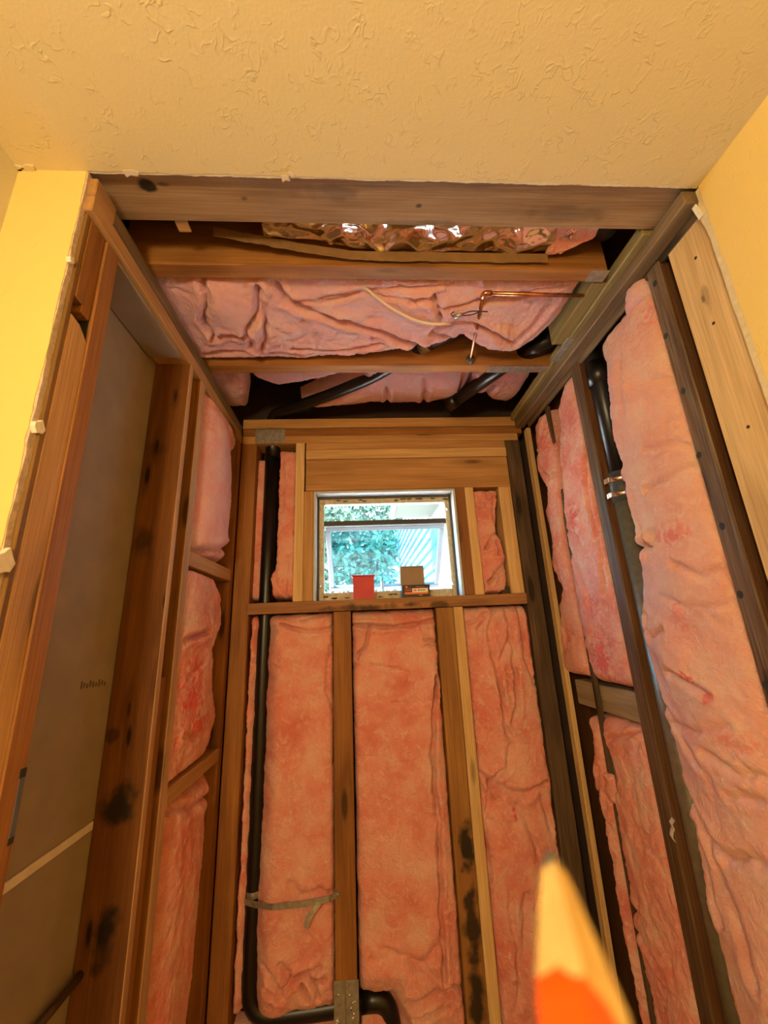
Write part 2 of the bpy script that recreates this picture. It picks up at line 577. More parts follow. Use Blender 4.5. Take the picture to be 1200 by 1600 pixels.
def jag(a0, a1, n, base, amp, seed):
    """ragged line: list of (a, base + noise)"""
    a = np.linspace(a0, a1, n)
    return [(float(p), float(base + amp * (pn(p * 14, seed) * 1.2 + .7 * pn(p * 60, seed + 3) + .35 * pn(p * 170, seed + 5)))) for p in a]


board('floor', -1.0, 1.2, -2.0, 2.0, -0.05, 0.0, plain('subfloor', (0.30, 0.20, 0.11), .8, noise=.3, scale=6))['kind'] = 'structure'

# ceiling: painted skin, gypsum core showing at the torn edge, framing above
e = jag(-0.506, XR, 220, 0.592, 0.0035, 2.2)
ceil = prism('ceiling', [(XL, -1.9), (XR, -1.9)] + e[::-1] + [(-0.506, YE), (XL, YE)], 2, ZC, ZC + .0015, CEILP)
ceil['kind'] = 'structure'
e2 = jag(-0.506, XR, 260, 0.5975, 0.0030, 8.1)
core = prism('drywall_core', [(XL, -1.9), (XR, -1.9)] + e2[::-1] + [(-0.506, YE + .001), (XL, YE + .001)], 2, ZC + .0015, ZC + .0125, CORE, ceil, 'white torn gypsum edge of the ceiling drywall')
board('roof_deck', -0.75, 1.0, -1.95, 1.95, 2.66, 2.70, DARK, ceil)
board('beam', -0.60, 0.86, 0.602, 0.702, ZC + .014, 2.56, W_DARKX, ceil, 'weathered grey-brown beam along the torn ceiling edge', b=.003)
board('joist', -0.56, 0.665, 0.804, 0.845, 2.332, 2.52, W_Y[0], ceil, 'second joist behind the beam, with the copper pipe beyond', b=.002)
board('joist', -0.56, 0.735, 1.200, 1.243, 2.332, 2.52, W_Y[0], ceil, 'joist nearest the window, crossed by the black drain pipe', b=.002)
# torn paper bits at the ceiling edge
for px, py, w, dy in ((205, 268, .030, .012), (447, 276, .020, .012), (455, 270, .012, .016)):
    p = onZ(px, py, ZC)
    pts = [(p[0] - w / 2, p[1] - .004), (p[0] + w * .1, p[1] - .006), (p[0] + w / 2, p[1] - .002), (p[0] + w * .35, p[1] + dy * .5), (p[0] - w * .1, p[1] + dy * .35), (p[0] - w * .4, p[1] + dy * .7)]
    prism('torn_paper', pts, 2, ZC - .004, ZC - .0028, TAPE, ceil)

# room walls
wl = board('wall_left', XL - .02, XL, -1.9, YE - .002, 0, 2.66, GREYW); wl['kind'] = 'structure'
wrm = board('wall_rear', XL - .02, XR + .12, -1.92, -1.9, 0, 2.66, YEL); wrm['kind'] = 'structure'
# yellow return wall left of the alcove (faces the camera), ragged cut edge
ed = jag(0.0, ZC, 320, -0.508, 0.0028, 4.4)
wf = prism('wall_front', [(XL, 0.0)] + [(x, z) for z, x in ed] + [(XL, ZC)], 1, YE - .004, YE - .0025, YEL); wf['kind'] = 'structure'
ed2 = jag(0.0, ZC, 320, -0.5055, 0.0026, 9.4)
prism('drywall_core', [(XL, 0.0)] + [(x, z) for z, x in ed2] + [(XL, ZC)], 1, YE - .0025, YE + .0085, COREG, wf, 'ragged grey gypsum edge of the cut yellow drywall')
for px, py, r in ((62, 668, .011), (8, 878, .017), (112, 407, .006)):
    p = onX(px, py, -0.4995)
    a = [(p[1] + r * .9 * math.cos(k * .7) * (1 + .25 * math.sin(k * 5.3)), p[2] + r * math.sin(k * .7) * (1 + .25 * math.cos(k * 3.1))) for k in range(9)]
    prism('compound_lump', a, 0, p[0] - .006, p[0] + .002, CORE, wf)
# lumpy corner tape top left
p = onZ(12, 268, ZC)
for k in range(5):
    V = onZ(8 + 10 * k, 266 + 6 * (k % 2), ZC - .002)
    a = [(V[0] + .012 * math.cos(j) * (1 + .3 * math.sin(j * 3 + k)), V[1] - .004 + .006 * math.sin(j)) for j in np.linspace(0, 6.28, 9)[:-1]]
    prism('compound_lump', a, 2, ZC - .004, ZC + .0005, CEILP, ceil)

# right wall: yellow drywall, torn core, framing behind
er = jag(0.0, ZC, 300, 0.5935, 0.0030, 6.6)
wr = prism('wall_right', [(-1.9, 0.0)] + [(y, z) for z, y in er] + [(-1.9, ZC)], 0, XR, XR + .0015, YEL); wr['kind'] = 'structure'
er2 = [(z, y + .004 * math.exp(-((z - 2.26) / .02) ** 2)) for z, y in jag(0.0, ZC, 300, 0.6065, 0.0030, 3.1)]
prism('drywall_core', [(-1.9, 0.0)] + [(y, z) for z, y in er2] + [(-1.9, ZC)], 0, XR + .0015, XR + .0125, CORER, wr, 'cream torn gypsum edge of the yellow drywall')
# loose corner bead shard at the top
p0, p1 = onX(1078, 306, XR - .001), onX(1096, 340, XR - .001)
ribbon('corner_bead_shard', [p0, (p0 + p1) / 2 + np.array([-.002, .001, 0]), p1], (0, 1, 0), .010, .003, CORE, wr, 'torn cream shard of corner bead')

# ------------------------------------------------------------------ right framing
wra = empty('wall_alcove_right', (0.8, 1.1, 0), kind='structure')
board('stud', .749, .789, .614, .7165, .05, 2.335, wood('new_pine_knotty_z', (0.60, 0.37, 0.145), (0.80, 0.56, 0.27), 2, knots=1.0, dirt=.08, stains=[(onX(1103, 465, .748), (.03, .010, .035), .35), (onX(1098, 468, .748), (.03, .005, .010), .6)]), wra, 'pale new pine board beside the torn yellow drywall')
for px, py in ((1087, 403), (1115, 505), (1169, 667)):
    p = onX(px, py, .7488)
    prism('nail_head', [(p[1] + .0035 * math.cos(k), p[2] + .0035 * math.sin(k)) for k in np.linspace(0, 6.28, 9)[:-1]], 0, .7482, .7492, BLACKM, wra)
board('stud', .742, .830, .738, .782, .05, 2.29, W_P2, wra, 'weathered dark stud with nail holes beside the pale board', b=.003, edge=W_P1, side=-1)
board('stud', .742, .830, 1.122, 1.172, .05, 2.29, W_P2, wra, 'red-brown dark stud beside the thin batts', b=.003, edge=W_P3, side=-1)
board('corner_strip', .742, .760, 1.566, 1.598, .05, 2.28, W_NEWZ, wra, 'thin pale strip in the right back corner')
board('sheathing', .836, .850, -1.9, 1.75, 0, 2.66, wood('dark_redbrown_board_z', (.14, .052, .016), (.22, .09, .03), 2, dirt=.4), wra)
board('top_plate', .705, .746, .603, 1.597, 2.2935, 2.328, W_DARKY, wra, 'lower weathered plate running back along the right wall', b=.003)
board('top_plate', .690, .790, .703, 1.597, 2.3285, 2.362, W_OLIVE, wra, 'upper olive plate running back along the right wall', b=.003)
board('trim_strip', .7465, .757, .610, 1.56, 2.279, 2.300, W_DARKY, wra)
board('blocking', .767, .830, 1.174, 1.549, 1.172, 1.253, W_GREYY, wra, 'grey weathered cross block between the thin batts', b=.003)
tl = []
board('lath', .752, .766, 1.386, 1.406, .30, 2.28, W_DARKZ, wra, 'thin dark upright lath crossing the grey block', b=.002)
board('blocking', .650, .690, .85, 1.10, 2.335, 2.43, W_OLIVE, wra, 'olive block at the right end of the joists')
# nail holes on the first weathered stud
for px, py in ((1023, 443), (1040, 525), (1067, 611), (1092, 711), (1128, 822), (1156, 929), (1196, 1071)):
    p = onX(px, py, .7415)
    if .742 < p[1] < .78:
        a = [(p[1] + .0065 * math.cos(k), p[2] + .008 * math.sin(k)) for k in np.linspace(0, 6.28, 9)[:-1]]
        prism('nail_hole', a, 0, .7412, .7425, BLACKM, wra)

# ------------------------------------------------------------------ left framing
wla = empty('wall_alcove_left', (-0.54, 1.1, 0), kind='structure')
board('shim_board', -.60, -.5005, .606, .6165, .05, 2.235, wood('brown_shim_z', (.20, .10, .028), (.33, .18, .06), 2, dirt=.3), wla, 'thin brown board behind the yellow drywall edge')
zt = onX(125, 505, -.5)[2]
prism('stud', [(.6175, .05), (.6635, .05), (.6635, zt - .024), (.640, zt - .004), (.6175, zt)], 0, -.575, -.5, W_MIDZ, wla, 'light pine sister board with a slanted cut top')
board('stud', -.585, -.5, .6175, .6385, zt + .040, 2.235, W_Y[2], wla, 'short brown stub above the slanted pine board')
board('stud', -.585, -.502, .6395, .6635, zt + .025, 2.235, W_Y[2], wla, 'narrow brown stub beside the short stub')
board('gap_shade_strip', -.588, -.503, .6637, .6643, zt - .05, zt + .06, BLACKM, wla, b=.0001)  # black strips stand in for the shade inside the stub gap
board('gap_shade_strip', -.588, -.560, .6175, .6630, zt - .05, zt + .06, BLACKM, wla, b=.0001)
board('stud', -.589, -.497, .6645, .704, .05, 2.235, W_REDZ, wla, 'reddish smooth stud in front of the grey drywall bay')
board('stud', -.589, -.488, 1.060, 1.082, .05, 2.235, W_STAIN, wla, 'wide knotty brown stud with black stains', edge=W_EDGE)
board('stud', -.589, -.488, 1.140, 1.178, .05, 2.235, W_Y[2], wla, 'narrow edge-on stud beside the left batts', edge=W_EDGE)
ZG = onX(262, 1057, -.50)[2]
board('filler_block', -.589, -.502, 1.084, 1.138, .65, ZG, W_Y[2], wla, 'filler block between the knotty stud and the edge-on stud')
board('stud', -.589, -.492, 1.560, 1.600, .05, 2.235, W_Y[2], wla, 'brown corner stud behind the left batts')
board('blocking', -.589, -.488, 1.180, 1.558, 1.652, 1.695, W_MIDY, wla, 'upper short cross block between the left batts')
board('blocking', -.589, -.488, 1.180, 1.558, 1.058, 1.096, W_MIDY, wla, 'lower cross block between the left batts')
board('top_plate', -.589, XF, .600, 1.599, 2.237, 2.2735, W_MIDY, wla, 'lower top plate running back along the left wall', b=.002)
board('top_plate', -.589, XF, .600, .662, 2.2755, 2.318, W_MIDY, wla, 'short pale top plate piece beside the ceiling corner', b=.002)
board('top_plate', -.589, XF - .002, .664, 1.599, 2.2755, 2.318, W_DARKY, wla, 'upper top plate running back along the left wall', b=.002)
board('sheathing', -.66, -.64, .596, 1.76, 0, 2.66, DARK, wla)  # unseen board added to stop daylight leaking in from the left
board('drywall_panel', -.605, -.5905, .60, 1.60, 1.083, 2.30, PAPER, wla, 'grey-brown back of the neighbouring room drywall, upper sheet')
board('drywall_panel', -.605, -.5905, .60, 1.60, 0.0, 1.066, PAPER, wla, 'grey-brown back of the neighbouring room drywall, lower sheet')
board('joint_tape', -.604, -.5885, .70, 1.06, 1.0665, 1.0825, TAPE, wla, 'pale joint line between the two drywall sheets', b=.0004)
board('drywall_scrap', -.588, -.500, .706, 1.02, 2.226, 2.2365, PAPER, wla, 'grey drywall scrap under the left plate')
# faded stamp on the drywall sheet
for k in range(9):
    p = onX(128 + 4.6 * k, 1071 - .6 * k, -.5895)
    board('stamp_mark', -.5903, -.5897, p[1] - .0030, p[1] + .0022, p[2] - .007 + .002 * (k % 2), p[2] + .008 - .003 * (k % 3), plain('stamp_ink', (.12, .085, .05), .8) if k == 0 else bpy.data.materials['stamp_ink'], wla, b=0.0001)

# ------------------------------------------------------------------ back framing
wb = empty('wall_back', (0.1, 1.65, 0), kind='structure')


def pxx(px, py): return float(onY(px, py, YB)[0])


XPL = -.4885
board('top_plate', XPL, .712, YB, 1.70, 2.237, 2.2715, W_MIDX, wb, 'lower top plate above the window header')
board('top_plate', XPL, .735, YB, 1.70, 2.2725, 2.3055, W_Y[0], wb, 'middle top plate above the window header')
board('top_plate', XPL, .735, YB - .006, 1.70, 2.3065, 2.350, W_MIDX, wb, 'uppermost top plate under the dark ceiling bay')
board('stud', XPL, -.4265, YB, 1.70, .05, 2.2365, W_Y[2], wb, 'brown left corner post beside the black pipe')
board('stud', -.262, -.225, YB - .003, 1.70, 1.571, 2.2365, W_NEWZ, wb, 'pale king stud left of the window')
board('stud', -.2245, -.187, YB, 1.70, 1.571, 2.018, W_MIDZ, wb, 'trimmer stud at the left window edge')
board('header_filler', -.2195, .650, YB, 1.70, 2.203, 2.2365, W_MIDX, wb, 'upper header filler strip')
board('header_filler', -.2195, .650, YB - .004, 1.70, 2.160, 2.202, W_NEWX, wb, 'pale header filler strip')
board('header', -.2195, .650, YB + .002, 1.70, 2.020, 2.159, W_MIDX, wb, 'wide window header board')
board('stud', .409, .4475, YB, 1.70, 1.571, 2.019, W_REDZ, wb, 'reddish trimmer stud at the right window edge')
board('stud', .448, .485, YB - .003, 1.70, 1.571, 2.019, W_NEWZ, wb, 'pale sister stud right of the window')
board('stud', .595, .648, YB, 1.70, 1.571, 2.019, W_NEWZ, wb, 'pale stud beside the dark weathered post')
board('stud', .651, .715, YB - .004, 1.70, .05, 2.236, W_DARKZ, wb, 'dark weathered post in the right back corner', b=.003)
board('window_sill', -.428, .648, YB - .014, 1.70, 1.529, 1.570, W_SILL, wb, 'mould-stained rough sill plate under the window')
board('stud', -.108, -.0415, YB, 1.70, .05, 1.528, W_Y[2], wb, 'brown stud below the window, crossed by the drain pipe')
board('stud', .288, .354, YB, 1.70, .05, 1.528, W_S2, wb, 'brown stud with black water stains below the window')
board('stud', .355, .392, YB - .006, 1.70, .05, 1.528, W_NEWZ, wb, 'pale pine stud sistered below the window')
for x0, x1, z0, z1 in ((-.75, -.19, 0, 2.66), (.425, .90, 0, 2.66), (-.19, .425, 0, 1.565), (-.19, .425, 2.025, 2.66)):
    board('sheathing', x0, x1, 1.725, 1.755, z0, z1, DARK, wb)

# window
win = empty('window_1', (0.11, 1.66, 1.57), kind='structure')
board('jamb_liner', -.186, -.176, 1.603, 1.76, 1.5715, 2.018, WHITEF, win)
board('jamb_liner', .398, .408, 1.603, 1.76, 1.5715, 2.018, WHITEF, win)
board('jamb_liner', -.1755, .3975, 1.603, 1.76, 2.008, 2.018, WHITEF, win)
a = onY(496, 778, 1.68); b = onY(717, 934, 1.68)
fx0, fx1, fz0, fz1 = -.1755, .3975, 1.5715, 2.0075
ix0, ix1, iz0, iz1 = -.149, .3725, 1.606, 1.979
board('window_frame', fx0, ix0, 1.665, 1.70, fz0, fz1, CREAMF, win, b=.003)
board('window_frame', ix1, fx1, 1.665, 1.70, fz0, fz1, CREAMF, win, b=.003)
board('window_frame', ix0, ix1, 1.665, 1.70, iz1, fz1, CREAMF, win, b=.003)
board('window_frame', ix0, ix1, 1.665, 1.70, fz0, iz0, CREAMF, win, b=.003)
for x0, x1, z0, z1 in ((fx0, fx0 + .007, fz0, fz1), (fx1 - .007, fx1, fz0, fz1), (fx0, fx1, fz1 - .007, fz1)):
    board('gasket', x0, x1, 1.655, 1.666, z0, z1, DARKF, win, b=.0005)
board('meeting_rail', ix0, ix1, 1.672, 1.692, 1.884, 1.907, GREYM, win, 'dark rail across the window', b=.002)
for px, py in ((698, 795), (707, 911), (501, 914)):
    q = onY(px, py, 1.662)
    tube('latch', [(q[0], 1.666, q[2]), (q[0], 1.652, q[2]), (q[0], 1.648, q[2] - .012)], .004, SHINY, win, seg=8, r=.004)
# mould along the frame
for k in range(26):
    x = random.uniform(fx0 + .01, fx1 - .01); z = random.choice([1.590, 1.583, 1.995, 1.990])
    a = [(x + random.uniform(.004, .010) * 1.6 * math.cos(j), z + random.uniform(.002, .005) * math.sin(j)) for j in np.linspace(0, 6.28, 8)[:-1]]
    prism('mould_spot', a, 1, 1.6640, 1.6652, plain('mould', (.09, .075, .04), .9, noise=.3) if k == 0 else bpy.data.materials['mould'], win)
# hinged sash, pushed open at the bottom
ang = math.atan2(.25, .247)
H = .352
sash = empty('window_sash', (0.11, 1.70, 1.885), parent=win)
sash['label'] = 'glazed sash tilted outwards'


def sash_pt(u, v, d=0.0):
    """u across, v down the sash, d outwards"""
    return (u, 1.70 + v * math.sin(ang) + d * math.cos(ang), 1.885 - v * math.cos(ang) + d * math.sin(ang))


def sash_bar(name, u0, u1, v0, v1, th, mat):
    V, Fc = box_data(u0, u1, 0, th, v0, v1, .002)
    V = [sash_pt(x, z, y) for x, y, z in V]
    return mesh_obj(name, V, [f[::-1] for f in Fc], mat, sash)


SX0, SX1 = -.147, .372
sash_bar('sash_rail', SX0, SX1, 0, .022, .02, SASHM)
sash_bar('sash_rail', SX0, SX1, H - .022, H, .02, SASHM)
sash_bar('sash_stile', SX0, SX0 + .022, .022, H - .022, .02, SASHM)
sash_bar('sash_stile', SX1 - .022, SX1, .022, H - .022, .02, SASHM)
t = NT('window_glass')
for nd in list(t.t.nodes):
    if nd.type == 'BSDF_PRINCIPLED': t.t.nodes.remove(nd)
tr = t.n('BsdfTransparent'); tr.inputs[0].default_value = (.52, .85, .95, 1)
gl = t.n('BsdfGlossy'); gl.inputs['Roughness'].default_value = .02; gl.inputs[0].default_value = (.9, .97, 1, 1)
mx = t.n('MixShader'); mx.inputs[0].default_value = .10
t.l(tr.outputs[0], mx.inputs[1]); t.l(gl.outputs[0], mx.inputs[2])
t.l(mx.outputs[0], t.t.nodes['Material Output'].inputs[0])
sash_bar('pane', SX0 + .02, SX1 - .02, .02, H - .02, .005, t.m).location.y += .006
q0 = sash_pt(.10, H - .012)
tube('stay_arm', [(q0[0], q0[1], q0[2]), (.10, 1.84, 1.60), (.11, 1.69, 1.603)], .006, STEEL, sash, seg=8, r=.01)
tube('handle', [(q0[0], q0[1] - .01, q0[2]), (q0[0], q0[1] - .02, q0[2] + .045)], .007, STEEL, sash, seg=8)

# ================================================================== INSULATION BATTS
def seg_dist(u, v, pts):
    best = np.full(u.shape, 9.9)
    for (a, b), (c, d) in zip(pts[:-1], pts[1:]):
        L2 = (c - a) ** 2 + (d - b) ** 2 + 1e-12
        t = np.clip(((u - a) * (c - a) + (v - b) * (d - b)) / L2, 0, 1)
        best = np.minimum(best, np.hypot(u - a - t * (c - a), v - b - t * (d - b)))
    return best


def batt(name, label, frame, v0, v1, left, right, thick, bulge=.015, seed=0.0, creases=(), lobes=(), mat=None, res=.0042,
         rough=1.0, ragged=1.0, fold=1.0, edge=26, stretch=(1.0, .55), group='pink glass-wool batts', parent=None, cat='insulation'):
    """frame = (origin, U, V, N). left/right: [(v, u)...] outline; creases: (pts[(u,v)], width, depth); lobes: (u, v, ru, rv, height)"""
    O, U, V, N = (np.array(a, float) for a in frame)
    wid = np.mean([r[1] for r in right]) - np.mean([l[1] for l in left])
    nv, nu = max(12, int((v1 - v0) / res)), max(10, int(wid / res))
    s = np.linspace(-1, 1, nu)
    s = np.sign(s) * (1 - (1 - np.abs(s)) ** 1.25)          # closer rows at the rim
    tt = np.linspace(-1, 1, nv)
    tt = np.sign(tt) * (1 - (1 - np.abs(tt)) ** 1.15)
    Sg, T = np.meshgrid(s, tt)
    v = v0 + (v1 - v0) * (T + 1) / 2
    lv = np.array(sorted(left)); rv = np.array(sorted(right))
    ul, ur = np.interp(v, lv[:, 0], lv[:, 1]), np.interp(v, rv[:, 0], rv[:, 1])
    jl = ragged * (.006 * pn(v * 16, seed + .5) + .0035 * pn(v * 55, seed + 9.1) + .0022 * pn(v * 160, seed + 4.7))
    jr = ragged * (.006 * pn(v * 16, seed + 21.5) + .0035 * pn(v * 55, seed + 29.1) + .0022 * pn(v * 160, seed + 24.7))
    u = (ul + jl) * (1 - Sg) / 2 + (ur + jr) * (1 + Sg) / 2
    v = v + ragged * (.007 * pn(u * 18, seed + 61) + .004 * pn(u * 70, seed + 67)) * np.abs(T) ** 6
    prof = np.sqrt(np.clip(1 - np.abs(Sg) ** edge, 0, 1)) * np.sqrt(np.clip(1 - np.abs(T) ** (min(edge, 12) * 4), 0, 1))
    big = pn(u * 7 * stretch[0] + 3, v * 7 * stretch[1], seed)
    wu = u + .012 * pn(u * 18, v * 18, seed + 30) + .005 * pn(u * 60, v * 60, seed + 33)
    wv = v + .012 * pn(u * 18, v * 18, seed + 40) + .005 * pn(u * 60, v * 60, seed + 43)
    rid = 1 - np.abs(fbm(wu * 15 * stretch[0], wv * 15 * stretch[1], seed + 5, 2)) * 2.6      # 1 along creases
    rid = np.clip(rid, 0, 1) ** 5
    rid2 = np.clip(1 - np.abs(fbm(wu * 34, wv * 26, seed + 15, 2)) * 2.4, 0, 1) ** 4
    d = bulge * (1 - Sg ** 2) * (1 - .4 * T ** 4) + .010 * big - .008 * fold * rid * np.clip(.4 + pn(u * 6, v * 6, seed + 2) * 2, 0, 1) \
        - .0035 * fold * rid2 * np.clip(.3 + pn(u * 9, v * 9, seed + 8) * 2, 0, 1) \
        + rough * (.0040 * np.abs(fbm(wu * 24, wv * 20, seed + 71, 2)) + .0030 * np.abs(fbm(wu * 62, wv * 50, seed + 77, 2))
                   + .0030 * fbm(u * 40, v * 34, seed + 11, 3) + .0014 * pn(u * 150, v * 130, seed + 13)) - rough * .003
    for cu, cv, ru, rv_, h in lobes:
        q = ((u - cu) / ru) ** 2 + ((v - cv) / rv_) ** 2
        d = d + h * np.exp(-q ** 1.4)
    for pts, w, dep in creases:
        ds = seg_dist(wu, wv, pts)
        if w < .025: dep = dep * 1.25 * np.clip(.8 + 1.1 * pn(u * 14, v * 14, seed + 50 + 9 * w), .15, 1.2)
        d = d - dep * np.exp(-(ds / w) ** 1.3) + .28 * dep * np.exp(-((ds - 2.4 * w) / (1.6 * w)) ** 2)
    h = -thick + (thick + d) * prof
    P = O + u[..., None] * U + v[..., None] * V + h[..., None] * N
    o = grid_obj(name, P, mat or FIB, parent)
    if np.dot(np.cross(U, V), N) < 0:
        o.data.flip_normals()
    if label: tag(o, label, cat, group)
    return o


BACK = ((0, YB + .004, 0), (1, 0, 0), (0, 0, 1), (0, -1, 0))
RIGHT = ((XP, 0, 0), (0, 1, 0), (0, 0, 1), (-1, 0, 0))
LEFT = ((XF, 0, 0), (0, 1, 0), (0, 0, 1), (1, 0, 0))


def cb(pts, o=YB):
    return [(float(onY(x, y, o)[0]), float(onY(x, y, o)[2])) for x, y in pts]


def cr(pts, X=XP):
    return [(float(onX(x, y, X)[1]), float(onX(x, y, X)[2])) for x, y in pts]


def cz(pts, Z):
    return [(float(onZ(x, y, Z)[0]), float(onZ(x, y, Z)[1])) for x, y in pts]


def edge_z(pts):      # outline (v, u)
    return [(b, a) for a, b in pts]


# --- back wall, below the sill
pipe_c = [(-.374, .35), (-.372, 1.53)]
batt('insulation_batt', 'tall smooth pink batt below the sill, right of the black pipe', BACK, .345, 1.529,
     [(.3, -.424), (1.53, -.424)], [(.3, -.107), (1.53, -.107)], .09, .010, 1.3,
     [(pipe_c, .030, .075),
      (cb([(440, 975), (455, 982), (480, 985), (522, 983)]), .006, .026), (cb([(472, 968), (500, 962)]), .005, .014),
      (cb([(515, 1010), (510, 1080), (519, 1105)]), .006, .010),
      (cb([(455, 1380), (470, 1400), (500, 1390), (520, 1400)]), .007, .012),
      (cb([(412, 1510), (440, 1545), (470, 1525), (505, 1535)]), .007, .022), (cb([(440, 1500), (455, 1530), (500, 1510)]), .006, .020), (cb([(470, 1540), (478, 1560)]), .006, .022), (cb([(415, 1540), (445, 1555)]), .006, .018), (cb([(490, 1530), (495, 1560)]), .006, .018)],
     fold=.55, rough=.8)
batt('insulation_batt', 'wide smooth pink batt between the two studs under the window', BACK, .10, 1.530,
     [(.1, -.038), (1.53, -.041)], [(.1, .291), (1.53, .289)], .09, .012, 5.1,
     [([(-.03, .352), (.05, .35), (.078, .30), (.078, .1)], .034, .075), (cb([(552, 977), (585, 979), (630, 978), (655, 974), (678, 968)]), .006, .030),
      (cb([(577, 980), (572, 1005), (558, 1030)]), .005, .022),
      (cb([(657, 975), (664, 998), (686, 1005)]), .005, .026), (cb([(668, 1008), (686, 1012)]), .005, .016),
      (cb([(580, 1038), (610, 1045), (640, 1050)]), .006, .008),
      (cb([(684, 1060), (677, 1150), (678, 1220), (688, 1330), (690, 1450), (696, 1530)]), .0060, .030),
      (cb([(610, 1100), (690, 1095)]), .005, .004),
      (cb([(580, 1500), (640, 1490), (680, 1530)]), .012, .012), (cb([(600, 1480), (660, 1510), (690, 1470)]), .010, .010),
      (cb([(640, 1560), (690, 1548), (725, 1552)]), .008, .026), (cb([(650, 1580), (700, 1575)]), .006, .018)],
     fold=.5, rough=.8)
batt('insulation_batt', 'wrinkled pink batt with long folds beside the dark corner post', BACK, .15, 1.530,
     [(.1, .390), (1.53, .390)], [(.1, .655), (1.53, .654)], .09, .016, 9.7,
     [(cb([(760, 960), (748, 990), (748, 1020)]), .008, .024), (cb([(772, 950), (762, 985), (768, 1020), (775, 1060), (790, 1120)]), .008, .026),
      (cb([(795, 1000), (779, 1030), (780, 1060), (783, 1100)]), .007, .020), (cb([(792, 955), (798, 1000), (806, 1060), (810, 1100), (800, 1130)]), .007, .022),
      (cb([(812, 950), (818, 1005), (828, 1050), (838, 1070)]), .007, .020), (cb([(728, 975), (745, 968), (760, 955)]), .006, .018),
      (cb([(785, 1130), (800, 1160), (790, 1200), (765, 1225)]), .007, .022), (cb([(750, 1210), (790, 1235), (820, 1240), (850, 1225)]), .008, .024),
      (cb([(765, 1225), (760, 1290), (768, 1380)]), .006, .014), (cb([(800, 1245), (830, 1300), (845, 1350), (838, 1420)]), .009, .018),
      (cb([(790, 1350), (800, 1430), (812, 1520)]), .008, .014), (cb([(820, 1400), (818, 1480), (810, 1560)]), .010, .016),
      (cb([(845, 1240), (862, 1300)]), .007, .016)],
     lobes=[(.46, 1.22, .06, .2, .012), (.58, .95, .08, .06, .014)], mat=fibre('pink_glass_wool_bruised', [(onY(806, 1270, 1.58), (.010, .05, .028), .9), (onY(745, 1110, 1.58), (.04, .05, .09), .35)]))
batt('insulation_batt', 'low tuft of pink batt under the drain pipe elbow', BACK, .10, .318,
     [(.1, -.425), (.4, -.425)], [(.1, -.107), (.4, -.107)], .09, .006, 14.2)
# --- back wall, beside the window
batt('insulation_batt', 'narrow pink batt between the black pipe and the pale stud left of the window', BACK, 1.585, 2.215,
     [(1.57, -.338), (1.66, -.352), (1.72, -.334), (2.23, -.332)], [(1.57, -.259), (2.23, -.259)], .10, .006, 17.7,
     [(cb([(440, 720), (444, 760), (438, 800)]), .006, .012), (cb([(450, 870), (446, 920)]), .008, .014), (cb([(430, 905), (445, 930)]), .006, .012)], ragged=1.3)
batt('insulation_batt', 'thin sliver of pink batt left of the black pipe', ((0, YB + .045, 0), (1, 0, 0), (0, 0, 1), (0, -1, 0)), 1.585, 2.19,
     [(1.57, -.44), (2.23, -.44)], [(1.57, -.38), (2.23, -.38)], .06, .004, 19.3)
batt('insulation_batt', 'narrow crumpled pink batt right of the window', BACK, 1.575, 2.012,
     [(1.57, .484), (1.6, .483), (2.02, .483)], [(1.57, .565), (1.62, .585), (1.72, .592), (1.85, .568), (2.02, .592)], .09, .010, 23.9,
     [(cb([(748, 772), (756, 782), (770, 778), (780, 776)]), .006, .020), (cb([(772, 778), (772, 810), (781, 840)]), .005, .016),
      (cb([(782, 828), (768, 842), (760, 855)]), .006, .022), (cb([(776, 846), (781, 866)]), .005, .014), (cb([(790, 880), (776, 895), (765, 912)]), .006, .022),
      (cb([(762, 907), (772, 902)]), .005, .018)], fold=1.6, ragged=1.2)
board('cavity_patch', .56, .594, 1.612, 1.66, 1.571, 1.60, DARK, wb)

